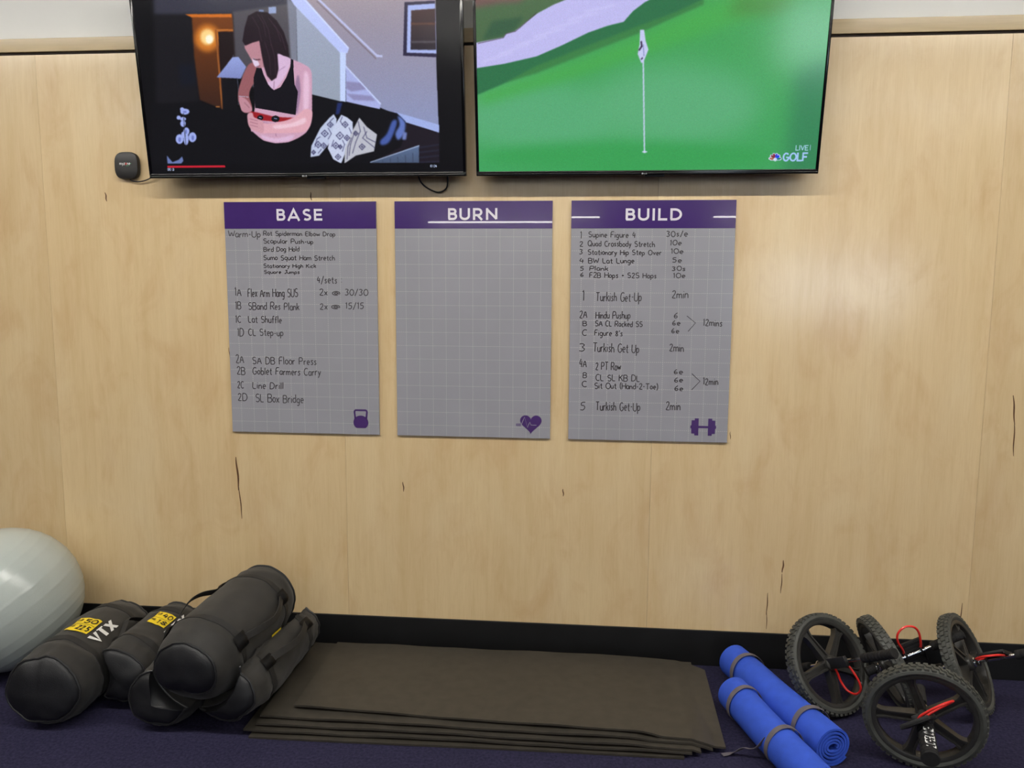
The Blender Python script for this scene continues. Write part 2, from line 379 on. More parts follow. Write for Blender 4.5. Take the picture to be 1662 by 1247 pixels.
# plywood wainscot: 4 ft sheets of maple, each a piece of the wall
def sheet(x0, x1):
    bm = bmesh.new(); box(bm, x0+.0003, x1-.0003, 0, .0125, .05, 2.3965, bev=.0003, seg=1)
    return fin('plywood_panel', bm, M_wood, wb, smooth=False)
edges = [.70+1.2215*k for k in range(-6, 8)]
panels = []
for a, b_ in zip([XL+.001]+edges[0:], edges+[XR-.001]):
    if b_-a > .05 and a < XR and b_ <= XR+.01: panels.append((a, b_, sheet(a, b_)))
def panel_at(x):
    for a, b_, o in panels:
        if a <= x < b_: return o
def streak(x0, z0, x1, z1, w):
    bm = bmesh.new(); n = 9
    pts = [(x0+(x1-x0)*i/n+math.sin(i*.8+x0*9)*w*.22, z0+(z1-z0)*i/n) for i in range(n+1)]
    ribbon(bm, pts, w, lambda x, z: Vector((x, -.0004, z)), taper=True)
    fin('mineral_streak', bm, M_streak, panel_at(x0), smooth=False)['label'] = 'dark brown mineral streak in the veneer'
for s in [(-.982,.80,-.975,.66,.008),(-.975,.68,-.966,.54,.005),(-.287,.715,-.284,.675,.005),(.358,.705,.36,.675,.005),(1.222,.445,1.219,.395,.006),(1.219,.39,1.217,.31,.004),
          (1.168,.31,1.166,.22,.004),(1.167,.23,1.169,.16,.003),(1.90,.30,1.893,.20,.004),(2.022,1.11,2.035,1.0,.006),(2.034,1.01,2.04,.88,.005),(-1.483,1.865,-1.478,1.83,.006),(-.640,1.862,-.637,1.83,.005),
          (-.995,1.25,-.99,1.19,.003),(.998,.95,1.0,.92,.003)]: streak(*s)
# wooden cap strip along the top of the sheets, with the dark gap under it
struct(boxo('trim_1', (XL, XR, -.008, .0128, 2.4065, 2.457), M_trim, bev=.0015, smooth=False))
struct(boxo('trim_2', (XL, XR, .002, .0128, 2.3968, 2.4062), M_gap, smooth=False))
struct(boxo('baseboard_back', (XL, XR, -.009, -.0002, 0, .146), M_base, bev=.002, smooth=False))

# ------------------------------------------------------------------ ceiling lamps (out of the picture; they light it and mirror in the boards)
def pendant(x0, x1, y, z, lab, m=None, dh=.0115):
    cx = (x0+x1)/2; L = (x1-x0)
    t = thing('linear_pendant_lamp', lab, 'lamp', Matrix.Translation((cx, y, z)), 'linear pendant lamps in rows across the room')
    boxo('housing', (-L/2, L/2, -.035, .035, .012, .07), M_lamp, t, bev=.004)
    boxo('diffuser', (-L/2+.01, L/2-.01, -.03, .03, .0115-dh, .0115), m or M_diff_far, t, smooth=False)
    for s in (-.4, .4):
        bm = bmesh.new(); lathe(bm, [(.07, 0), (.07, .003), (ZC-z-.001, .003), (ZC-z-.001, 0)], 8, 'z', Vector((s*L, 0, 0))); fin('suspension_wire', bm, M_cable, t)
ROWS = [(-1.8, 3.0, 'nearest the picture wall'), (-5.0, 3.2, 'second from the picture wall'), (-8.2, 3.2, 'third from the picture wall'), (-11.4, 3.2, 'fourth from the picture wall')]
for y, z, w_ in ROWS:
    for x0, x1, s_ in ((-4.6, -1.55, 'left'), (-1.35, 1.7, 'middle'), (1.9, 4.95, 'right')):
        pendant(x0, x1, y, z, 'slim white linear pendant lamp, %s one of the row %s' % (s_, w_), M_diff if y > -3 else None)
pendant(-3.15, .70, -15, 2.885, 'slim linear pendant lamp hung low at the far end, left one', None, .032)
pendant(3.15, 6.8, -15, 2.885, 'slim linear pendant lamp hung low at the far end, right one', None, .032)

# ------------------------------------------------------------------ televisions
TW, TH = 1.225, .71
NU, NV = 620, 352
def paint(base, shapes, texts):
    """rasterise flat colour shapes (coordinates in 1/1000 of the screen's width) onto a colour grid"""
    SS = 2; W, H = NU*SS, NV*SS; k = W/1000.0*1.0
    img = np.empty((H, W, 3), np.float32); img[:] = np.array(base, np.float32)
    def mask(P, feather):
        P = np.array(P, np.float64)*k
        pad = int(feather*k*2)+3
        x0, y0 = np.floor(P.min(0)).astype(int)-pad; x1, y1 = np.ceil(P.max(0)).astype(int)+pad
        x0, y0, x1, y1 = max(x0, 0), max(y0, 0), min(x1, W), min(y1, H)
        if x1 <= x0 or y1 <= y0: return None
        X, Y = np.meshgrid(np.arange(x0, x1)+.5, np.arange(y0, y1)+.5); m = np.zeros(X.shape, bool)
        for (ax, ay), (bx, by) in zip(P, np.roll(P, -1, 0)):
            if ay == by: continue
            c = (ay > Y) != (by > Y); m ^= c & (X < (bx-ax)*(Y-ay)/(by-ay)+ax)
        m = m.astype(np.float32); r = int(round(feather*k*.6))
        for _ in range(3 if r >= 1 else 0):
            for axis in (0, 1):
                q = np.pad(m, [(r+1, r) if a == axis else (0, 0) for a in (0, 1)], mode='edge').cumsum(axis)
                n = m.shape[axis]; m = (np.take(q, range(2*r+1, 2*r+1+n), axis)-np.take(q, range(0, n), axis))/(2*r+1)
        return x0, y0, x1, y1, m
    def put(P, col, feather, col2=None):
        r = mask(P, feather)
        if r is None: return
        x0, y0, x1, y1, m = r; c = np.array(col, np.float32)
        if col2:
            t = np.linspace(1, 0, y1-y0)[:, None, None]; c = c*(1-t)+np.array(col2, np.float32)*t
        img[y0:y1, x0:x1] = img[y0:y1, x0:x1]*(1-m[..., None])+c*m[..., None]
    def stroke(pts, col, w, feather):
        for a, b in zip(pts, pts[1:]):
            a, b = np.array(a, float), np.array(b, float); d = b-a; L = np.hypot(*d)
            if L < 1e-6: continue
            d /= L; n = np.array([-d[1], d[0]])*w/2; e = d*w*.35
            put([a-e+n, b+e+n, b+e-n, a-e-n], col, feather)
    for s in shapes:
        c = s[2]; P = [(c[i], c[i+1]) for i in range(0, len(c), 2)]
        if s[0] == 'p':
            if s[4]: P = [tuple(v)[:2] for v in smooth_path([(x, y, 0) for x, y in P], 4, True)]
            put(P, s[1], s[3], s[5])
        else: stroke(P, s[1], s[3], s[4])
    for txt, (xa, ya), (xb, yb), w, h, col in texts:
        ss, Wd = strokes(txt)
        for s in ss: stroke([(xa+px*(xb-xa)/Wd, ya+py*h/6) for px, py in s], col, w, .3)
    img = img.reshape(NV, SS, NU, SS, 3).mean((1, 3))/255
    rs = np.random.RandomState(3); img = np.clip(img*(1+rs.normal(0, .018, (NV, NU, 1)))+rs.normal(0, .006, (NV, NU, 3)), 0, 1)
    l = np.where(img <= .04045, img/12.92, ((img+.055)/1.055)**2.4)
    return l.astype(np.float32)
def screen_material():
    m = bpy.data.materials.new('lit_screen'); m.use_nodes = True; nt = m.node_tree; b = nt.nodes['Principled BSDF']
    a = nt.nodes.new('ShaderNodeAttribute'); a.attribute_name = 'picture'
    b.inputs['Base Color'].default_value = (.008, .008, .01, 1); b.inputs['Roughness'].default_value = .13; b.inputs['Specular IOR Level'].default_value = .4
    nt.links.new(a.outputs['Color'], b.inputs['Emission Color']); b.inputs['Emission Strength'].default_value = 1.0
    return m
M_screen = screen_material()
def screen_mesh(x0, x1, z0, z1, y, img):
    me = bpy.data.meshes.new('screen'); nx, nz = NU, NV
    gx = np.linspace(x0, x1, nx+1, dtype=np.float32); gz = np.linspace(z0, z1, nz+1, dtype=np.float32)
    X, Z = np.meshgrid(gx, gz); co = np.stack([X.ravel(), np.full(X.size, y, np.float32), Z.ravel()], 1)
    i = (np.arange(nz)[:, None]*(nx+1)+np.arange(nx)[None, :]).ravel()
    loops = np.stack([i, i+1, i+nx+2, i+nx+1], 1).astype(np.int32)
    me.vertices.add(len(co)); me.vertices.foreach_set('co', co.ravel())
    me.loops.add(loops.size); me.loops.foreach_set('vertex_index', loops.ravel())
    me.polygons.add(len(loops)); me.polygons.foreach_set('loop_start', np.arange(0, loops.size, 4, dtype=np.int32))
    me.update(calc_edges=True)
    # the colours cover the whole panel; sample the cells that fall inside the glass
    at = me.attributes.new('picture', 'FLOAT_COLOR', 'CORNER')
    cell = img.reshape(-1, 3)
    colr = np.concatenate([cell, np.ones((len(cell), 1), np.float32)], 1); at.data.foreach_set('color', np.repeat(colr, 4, 0).ravel())
    return me
def television(x0, label, base, shapes, texts, name='television', tilt=7.5):
    t = thing(name, label, 'television', Matrix.Translation((x0+TW/2, -.10, 1.905)) @ Matrix.Rotation(math.radians(tilt), 4, 'X'), 'televisions mounted side by side above the boards')
    h = TW/2; BX, B0, B1 = .0105, .0165, .0105
    # local: x across, y backwards, z up; bezel face at y = 0
    bm = bmesh.new()
    box(bm, -h, h, 0, .034, 0, B0, bev=.0022); box(bm, -h, h, 0, .034, TH-B1, TH, bev=.0022)
    box(bm, -h, -h+BX, 0, .034, B0-.003, TH-B1+.003, bev=.002); box(bm, h-BX, h, 0, .034, B0-.003, TH-B1+.003, bev=.002)
    fin('bezel', bm, M_tvblack, t)
    # thin polished lip along the lower edge
    boxo('lower_lip', (-h+.004, h-.004, -.0035, .0005, .0015, .0085), M_tvblack, t, bev=.0016)
    img = paint(base, shapes, texts)
    link('screen', screen_mesh(-h+BX, h-BX, B0, TH-B1, .0035, img), M_screen, t, smooth=False)
    bm = bmesh.new(); box(bm, -h+.006, h-.006, .02, .045, .006, TH-.006, bev=.006)
    box(bm, -h+.16, h-.16, .044, .066, .05, TH-.12, bev=.012); fin('back_shell', bm, M_tvback, t)
    # infra-red nub under the bezel
    bm = bmesh.new(); box(bm, -.035+.04, .035+.04, .004, .026, -.0065, .002, bev=.003); fin('sensor_nub', bm, M_tvback, t)
    # maker's mark: a dot and two letters
    bm = bmesh.new(); f = lambda x, z: Vector((x, -.0039, z))
    lathe_d = [bm.verts.new(f(-.006+.0032*math.cos(a), .0052+.0032*math.sin(a))) for a in np.linspace(0, 2*PI, 17)[:-1]]; bm.faces.new(lathe_d)
    write(bm, 'LG', .000, .0032, .0095, .0042, .0011, f); fin('maker_mark', bm, M_logo, t, smooth=False)
    # tilting bracket back to the wall
    bm = bmesh.new(); ct, st = math.cos(math.radians(7.5)), math.sin(math.radians(7.5))
    bm.free()
    for sx in (-.2, .2):
        boxo('bracket_rail', (sx-.02, sx+.02, .064, .082, .12, .56), M_tvback, t, bev=.002)
        for za, yb, zb in ((.2, .118, .21), (.46, .148, .48)):
            bm = bmesh.new(); sweep(bm, [Vector((sx, .075, za)), Vector((sx, yb, zb))], .03, .012, 8, up=(0, 0, 1)); fin('bracket_arm', bm, M_tvback, t)
    return t
PIC_LEFT = [["p",[52,52,66],[92,748,572,731,526,464,310,466,70,470],9.66,0,None],["p",[18,17,22],[70,470,191,467,187,249,180,217,46,219],8.28,0,None],["p",[14,18,30],[130,332,181,334,180,274,130,272],9.66,0,None],["p",[120,62,18],[188,469,314,469,313,354,256,203,187,230,183,356],2.07,0,[52,28,18]],["p",[205,110,30],[167,472,311,469,310,460,187,463],1.38,0,None],["p",[205,120,40],[270,404,268,394,263,385,255,377,247,371,236,368,226,366,216,368,206,372,199,378,193,386,190,396,190,405,193,415,198,424,205,432,214,438,224,442,234,443,244,441,253,437,261,431,267,423,270,414],9.66,0,None],["p",[255,215,140],[252,407,251,402,248,396,244,392,239,388,234,386,228,386,222,386,217,389,213,392,210,397,208,402,208,408,210,414,212,419,216,424,221,427,227,429,233,430,238,429,243,427,248,423,251,418,252,413],5.52,0,None],["p",[255,250,225],[247,401,246,398,245,395,243,393,240,391,237,390,234,389,231,390,228,391,226,393,224,396,224,399,224,402,224,405,226,408,228,410,230,412,233,413,237,414,239,413,242,412,244,410,246,407,247,404],2.76,0,None],["p",[30,18,18],[265,421,319,420,310,323,256,203],1.38,0,None],["l",[185,120,60],[236,210,247,210],2.76,1.38],["l",[190,115,50],[256,426,310,425],4.83,1.38],["l",[150,88,40],[258,426,256,203],5.52,1.38],["p",[84,80,86],[315,475,509,495,492,232,399,233,308,304],3.45,0,[70,68,78]],["p",[150,165,205],[425,485,448,486,447,468,424,467],1.38,0,None],["p",[120,135,175],[396,479,410,478,410,471,395,472],1.38,0,None],["p",[160,144,150],[507,734,927,720,919,311,921,125,739,203,637,317,508,489],1.38,0,[138,148,190]],["p",[124,128,145],[483,508,511,489,494,232,481,301],2.07,0,None],["p",[160,168,192],[509,489,636,358,627,218,537,240,499,300],1.38,0,[150,160,178]],["p",[186,198,250],[490,508,535,508,660,368,654,354,632,356,503,489],1.03,0,None],["l",[215,225,255],[533,505,658,369],2.76,1.03],["p",[196,212,252],[632,358,650,356,641,218,624,221],1.03,0,None],["l",[188,192,232],[573,506,743,345,757,344],6.21,1.03],["l",[128,116,128],[572,497,739,338],3.45,1.38],["p",[168,176,228],[647,316,747,211,744,195,642,219],1.03,0,None],["p",[140,138,180],[646,276,695,271,708,253,660,247,645,256],2.76,0,None],["p",[142,140,184],[644,242,720,234,733,219,665,223],2.76,0,None],["l",[196,208,250],[647,318,747,211],4.14,1.03],["p",[40,34,62],[831,488,920,490,920,338,821,344],1.03,0,None],["p",[168,182,235],[840,480,920,483,920,348,832,352],1.03,0,None],["p",[66,40,40],[850,466,920,469,919,358,844,360],1.03,0,[36,30,42]],["l",[110,70,50],[850,430,919,429],3.45,2.07],["l",[92,88,96],[847,381,918,380],4.14,2.07],["p",[160,176,230],[786,189,923,149,923,126,798,164],1.38,0,None],["p",[26,20,30],[798,164,923,126,921,38,696,40],1.38,0,None],["l",[44,52,78],[856,84,922,93],2.07,2.07],["l",[44,52,78],[855,70,921,77],2.07,2.07],["l",[44,52,78],[855,55,921,61],2.07,2.07],["l",[44,52,78],[854,41,920,44],2.07,2.07],["p",[7,7,12],[537,241,628,219,744,196,796,184,820,161,820,126,802,87,710,40,495,41,499,193],1.72,0,None],["p",[70,92,165],[779,161,794,164,790,142,768,101,744,93,741,106,762,126],3.45,1,None],["p",[96,118,190],[797,177,819,159,815,126,796,107,788,126,802,151],3.45,1,None],["p",[110,125,185],[812,131,824,128,820,108,808,108],2.07,0,None],["p",[30,44,100],[615,216,631,216,619,184,607,182],2.76,0,None],["p",[92,112,150],[707,41,859,91,857,40],1.38,0,[70,84,110]],["l",[170,190,225],[707,43,859,90],2.76,1.38],["l",[58,68,92],[745,48,746,41],2.07,1.38],["l",[58,68,92],[769,53,769,41],2.07,1.38],["l",[58,68,92],[792,58,793,40],2.07,1.38],["l",[58,68,92],[816,63,816,40],2.07,1.38],["l",[58,68,92],[839,68,839,40],2.07,1.38],["p",[188,198,226],[602,184,610,170,606,141,586,103,549,64,521,60,526,93,558,145,587,173],1.03,0,None],["p",[198,206,232],[625,182,643,174,659,161,658,124,638,86,616,40,592,53,577,85,588,128,611,163],1.03,0,None],["p",[186,188,200],[680,173,702,146,732,124,720,75,663,63,626,40,630,83,652,128],1.03,0,None],["l",[52,50,88],[580,154,590,162,598,154,589,146,580,154],2.21,0.69],["l",[52,50,88],[587,154,590,157,592,154,589,151,587,154],1.66,0.69],["l",[52,50,88],[560,129,571,138,581,128,570,119,560,129],2.21,0.69],["l",[52,50,88],[568,129,571,131,573,129,570,126,568,129],1.66,0.69],["l",[52,50,88],[538,97,548,106,557,96,547,87,538,97],2.21,0.69],["l",[52,50,88],[545,97,548,99,550,96,547,94,545,97],1.66,0.69],["l",[52,50,88],[556,93,565,101,573,93,564,85,556,93],2.21,0.69],["l",[52,50,88],[562,93,565,96,567,93,564,90,562,93],1.66,0.69],["l",[52,50,88],[526,74,532,80,538,74,531,68,526,74],2.21,0.69],["l",[52,50,88],[529,74,532,77,535,74,532,71,529,74],1.66,0.69],["l",[52,50,88],[626,154,636,162,644,153,635,145,626,154],2.21,0.69],["l",[52,50,88],[633,153,635,156,638,153,635,151,633,153],1.66,0.69],["l",[52,50,88],[606,122,618,132,628,121,616,111,606,122],2.21,0.69],["l",[52,50,88],[614,122,617,124,620,122,617,119,614,122],1.66,0.69],["l",[52,50,88],[630,115,639,123,647,115,638,107,630,115],2.21,0.69],["l",[52,50,88],[636,115,639,117,641,115,638,112,636,115],1.66,0.69],["l",[52,50,88],[593,93,603,102,612,93,602,84,593,93],2.21,0.69],["l",[52,50,88],[600,93,603,95,605,93,602,90,600,93],1.66,0.69],["l",[52,50,88],[599,60,608,68,616,60,607,52,599,60],2.21,0.69],["l",[52,50,88],[605,60,608,63,610,60,607,58,605,60],1.66,0.69],["l",[52,50,88],[675,89,684,97,693,89,683,80,675,89],2.21,0.69],["l",[52,50,88],[681,89,684,91,687,89,684,86,681,89],1.66,0.69],["l",[52,50,88],[610,89,617,95,622,89,616,83,610,89],2.21,0.69],["l",[52,50,88],[613,89,616,92,619,89,616,87,613,89],1.66,0.69],["l",[52,50,88],[660,128,667,134,674,127,666,121,660,128],2.21,0.69],["l",[52,50,88],[664,127,667,130,669,127,667,125,664,127],1.66,0.69],["l",[52,50,88],[601,173,590,164],1.79,0.69],["l",[52,50,88],[582,144,591,128,580,112],1.79,0.69],["l",[52,50,88],[556,119,545,113,537,90],1.79,0.69],["l",[52,50,88],[557,83,546,71],1.79,0.69],["l",[52,50,88],[628,176,621,163,627,153],1.79,0.69],["l",[52,50,88],[647,144,653,128],1.79,0.69],["l",[52,50,88],[624,109,630,96,622,76],1.79,0.69],["l",[52,50,88],[597,109,589,90],1.79,0.69],["l",[52,50,88],[676,162,681,134,665,102,653,70],1.79,0.69],["l",[52,50,88],[692,146,700,114,727,101],1.79,0.69],["l",[52,50,88],[652,115,640,89,635,53],1.79,0.69],["l",[52,50,88],[701,133,687,114,723,85],1.79,0.69],["l",[52,50,88],[664,134,648,95,642,63],1.79,0.69],["p",[150,164,222],[302,350,321,350,342,322,322,289,247,294],1.03,0,[124,134,190]],["l",[80,85,105],[305,356,304,350],2.07,0.69],["l",[70,74,92],[311,290,312,260,308,215],2.76,1.03],["p",[10,9,14],[265,289,307,288,302,196,256,200],2.07,0,None],["p",[5,5,9],[32,219,185,227,242,203,354,195,382,39,9,39],3.45,0,None],["p",[150,92,98],[357,333,395,326,374,291,350,260,344,237,350,207,342,194,324,192,314,209,308,232,313,261,327,292,335,307],1.28,1,None],["p",[205,160,185],[386,326,440,354,483,341,520,326,541,307,540,257,533,171,521,143,503,125,456,104,414,101,376,110,355,127,339,145,358,205,365,291],0.85,1,None],["p",[150,118,150],[499,297,505,258,496,211,486,187,481,235],2.99,1,None],["p",[228,190,215],[520,304,533,288,526,210,511,171,511,234],3.84,1,None],["p",[168,130,158],[363,169,414,156,475,155,474,139,373,133],2.99,1,None],["p",[218,182,212],[373,126,415,116,473,125,458,109,414,105,380,114],2.99,1,None],["l",[140,100,130],[417,130,418,122],1.71,1.28],["p",[6,6,10],[344,137,359,123,378,109,414,101,456,104,489,115,511,129,521,14,305,16,315,117],0.85,0,None],["p",[12,10,18],[387,326,394,299,406,271,422,255,443,263,463,290,478,320,481,342,489,339,487,305,487,270,496,249,489,211,484,183,439,191,401,198,360,205,359,240,362,291,375,322],0.64,0,None],["p",[215,182,215],[440,355,479,342,470,311,450,282,422,257,404,277,416,281,437,298],1.07,1,None],["l",[150,110,140],[425,280,422,259],2.13,1.28],["l",[172,140,175],[436,306,462,321],2.13,1.71],["p",[186,134,146],[342,381,367,393,392,395,399,353,399,322,374,320,362,338,353,355],1.07,1,None],["p",[222,204,228],[363,344,374,343,383,330,376,321,367,326],1.71,1,None],["l",[60,30,40],[366,344,375,341,387,342],2.56,1.07],["l",[120,75,90],[374,322,385,324],2.13,1.28],["p",[34,22,30],[361,463,387,474,421,471,447,448,466,416,476,378,477,346,459,351,441,360,441,313,433,290,417,281,404,296,397,322,393,353,389,394,367,389,345,381,337,394,347,430],1.07,0,None],["l",[62,42,56],[373,460,390,430,396,391],1.71,1.28],["l",[62,42,56],[402,463,419,425,425,379],1.71,1.28],["l",[62,42,56],[423,455,444,427,455,390],1.71,1.28],["l",[62,42,56],[438,436,458,406,468,367],1.71,1.28],["l",[62,42,56],[405,391,416,349,416,298],1.71,1.28],["l",[62,42,56],[425,383,433,345,431,298],1.71,1.28],["l",[62,42,56],[390,467,406,441,410,406],1.71,1.28],["p",[150,26,34],[338,197,365,192,408,181,442,177,481,175,476,167,428,164,376,169,343,181],0.85,0,None],["p",[14,12,18],[382,177,382,175,381,173,379,171,377,170,375,169,372,169,370,169,367,170,366,171,364,173,363,175,363,177,364,179,365,181,367,182,369,183,371,184,373,184,376,184,378,183,380,182,381,180,382,179],0.64,0,None],["p",[14,12,18],[433,173,432,170,431,168,429,166,426,164,423,164,419,163,416,164,413,165,410,166,409,168,407,171,407,173,408,175,409,178,412,180,414,181,418,182,421,182,424,182,427,181,430,179,432,177,433,175],0.64,0,None],["l",[150,170,210],[369,178,376,176],1.71,0.64],["l",[120,140,185],[417,174,424,173],2.13,0.64],["p",[222,168,182],[376,160,406,159,450,167,485,180,513,199,535,194,532,167,517,139,490,132,438,131,399,131,369,133],1.07,1,None],["p",[236,198,212],[414,154,467,159,511,175,510,159,466,148,418,144],2.99,1,None],["p",[206,152,166],[334,188,349,191,354,177,376,169,382,157,377,133,354,138,338,147,332,165],1.07,1,None],["l",[150,98,116],[339,174,363,168],1.71,1.07],["l",[150,98,116],[339,165,363,159],1.71,1.07],["l",[150,98,116],[338,156,362,150],1.71,1.07],["p",[190,136,150],[312,237,332,231,346,212,349,197,335,192,319,195,313,209],1.07,1,None],["l",[130,84,98],[327,221,341,206],1.71,1.07],["p",[190,190,215],[314,239,314,239,314,239,313,238,313,238,313,238,313,238,312,238,312,238,312,238,311,239,311,239,311,240,311,240,312,240,312,241,312,241,312,241,313,241,313,241,313,241,314,241,314,240,314,240],0.43,0,None],["p",[190,190,215],[318,239,318,239,318,238,317,238,317,238,317,238,316,237,316,238,316,238,315,238,315,238,315,239,315,239,315,239,315,240,316,240,316,240,316,241,317,241,317,241,317,240,318,240,318,240,318,239],0.43,0,None],["p",[190,190,215],[322,239,322,238,321,238,321,238,321,237,321,237,320,237,320,237,320,237,319,238,319,238,319,238,319,239,319,239,319,239,320,240,320,240,320,240,321,240,321,240,321,240,321,240,322,239,322,239],0.43,0,None],["p",[190,190,215],[326,238,325,238,325,237,325,237,325,237,324,237,324,237,324,237,323,237,323,237,323,237,323,238,323,238,323,239,323,239,323,239,324,240,324,240,324,240,325,240,325,240,325,239,325,239,326,239],0.43,0,None],["p",[190,190,215],[329,238,329,237,329,237,329,237,329,236,328,236,328,236,328,236,327,236,327,237,327,237,327,237,327,238,327,238,327,239,327,239,328,239,328,239,328,239,329,239,329,239,329,239,329,239,329,238],0.43,0,None],["p",[190,190,215],[333,237,333,237,333,237,333,236,332,236,332,236,332,236,331,236,331,236,331,236,331,237,331,237,331,237,331,238,331,238,331,239,331,239,332,239,332,239,332,239,333,239,333,239,333,238,333,238],0.43,0,None],["p",[190,190,215],[337,237,337,237,337,236,337,236,336,236,336,235,336,235,335,235,335,236,335,236,335,236,335,237,335,237,335,237,335,238,335,238,335,238,336,239,336,239,336,239,337,238,337,238,337,238,337,237],0.43,0,None],["p",[190,190,215],[341,237,341,236,341,236,340,235,340,235,340,235,340,235,339,235,339,235,339,235,338,236,338,236,338,237,338,237,339,237,339,238,339,238,339,238,340,238,340,238,340,238,341,238,341,237,341,237],0.43,0,None],["p",[158,172,235],[151,197,150,195,148,193,146,191,143,190,139,189,135,189,131,189,128,190,125,191,123,193,122,195,121,198,122,200,124,202,126,204,130,205,133,206,137,206,141,206,144,205,147,204,149,202,150,200],0.94,0,None],["p",[158,172,235],[135,205,135,203,134,202,133,201,131,200,129,200,128,199,126,200,124,200,123,201,122,202,121,204,121,205,122,206,123,208,124,209,125,209,127,210,129,210,131,210,132,209,133,208,134,207,135,206],0.94,0,None],["p",[158,172,235],[121,180,121,178,120,177,119,176,117,175,116,174,114,174,112,174,110,175,109,176,108,177,108,179,108,180,108,182,109,183,110,185,112,186,113,186,115,186,117,186,119,185,120,184,121,183,121,182],0.94,0,None],["p",[158,172,235],[138,176,137,175,136,173,134,172,132,171,130,171,127,171,125,171,122,171,120,172,119,174,118,175,118,176,119,178,120,179,121,181,123,181,126,182,128,182,131,182,133,181,135,180,137,179,137,178],0.94,0,None],["p",[158,172,235],[135,163,134,160,133,158,132,156,130,154,127,153,125,153,123,153,121,154,119,156,118,158,117,161,117,163,118,166,119,168,121,170,123,172,125,172,127,173,130,172,132,171,133,170,134,168,135,165],0.94,0,None],["p",[158,172,235],[144,139,143,136,142,134,140,131,138,129,136,128,133,128,131,128,128,129,126,131,125,134,125,137,125,140,125,143,127,145,128,148,131,150,133,151,136,151,138,151,140,150,142,148,144,145,144,142],0.94,0,None],["p",[158,172,235],[123,117,122,113,120,110,118,107,115,105,112,103,108,103,105,103,102,105,100,107,98,110,97,114,97,117,98,121,100,125,102,128,105,130,108,131,112,132,115,131,118,130,120,127,122,124,123,121],0.94,0,None],["p",[158,172,235],[139,117,138,112,137,108,135,104,133,101,131,100,129,99,127,100,125,101,124,104,123,108,123,112,123,117,124,122,125,126,127,130,129,133,131,134,133,135,135,134,137,133,138,130,139,126,139,122],0.94,0,None],["p",[158,172,235],[165,122,164,118,162,115,160,112,157,110,154,108,150,108,147,108,144,110,142,112,140,115,139,119,139,122,140,126,142,130,144,133,147,135,150,136,154,137,157,136,160,135,162,132,164,129,165,126],0.94,0,None],["p",[158,172,235],[130,130,130,127,129,125,127,123,126,121,124,120,122,120,121,120,119,121,118,123,117,125,116,127,117,130,117,132,118,135,119,137,121,138,123,139,125,140,126,139,128,138,129,137,130,135,130,132],0.94,0,None],["p",[108,120,190],[142,197,142,196,141,195,140,195,139,194,137,194,136,194,134,194,133,194,132,195,131,195,130,196,130,197,130,197,131,198,132,199,133,199,135,199,136,199,138,199,139,199,140,199,141,198,142,197],1.41,0,None],["p",[108,120,190],[114,115,114,114,113,112,112,110,111,109,110,108,109,108,108,109,107,109,106,110,106,112,105,114,106,116,106,117,107,119,107,121,108,122,110,122,111,123,112,122,113,122,114,121,114,119,114,117],1.41,0,None],["p",[108,120,190],[157,120,157,119,156,117,155,115,154,114,153,113,152,113,151,113,150,114,149,115,149,117,148,119,148,120,149,122,149,124,150,126,151,127,152,127,154,128,155,127,156,127,157,125,157,124,157,122],1.41,0,None],["p",[108,120,190],[136,139,136,137,135,135,135,134,134,133,133,133,133,132,132,133,131,133,131,134,130,136,130,137,130,139,131,140,131,142,132,143,132,144,133,145,134,145,135,145,135,144,136,143,136,142,136,140],1.41,0,None],["l",[40,45,50],[131,192,129,148,128,98],1.88,0.94],["p",[104,120,175],[63,70,69,61,79,49,100,56,112,66,115,53,103,39,62,37],1.41,0,None],["p",[196,30,48],[61,38,247,38,248,32,61,32],0.47,0,None],["p",[3,3,5],[927,720,1018,717,1001,-70,917,-70,922,125],0.69,0,None],["p",[3,3,5],[-49,45,1003,39,1001,-70,-63,-66],0.69,0,None],["p",[196,30,48],[61,38,247,38,248,32,61,32],0.47,0,None]]
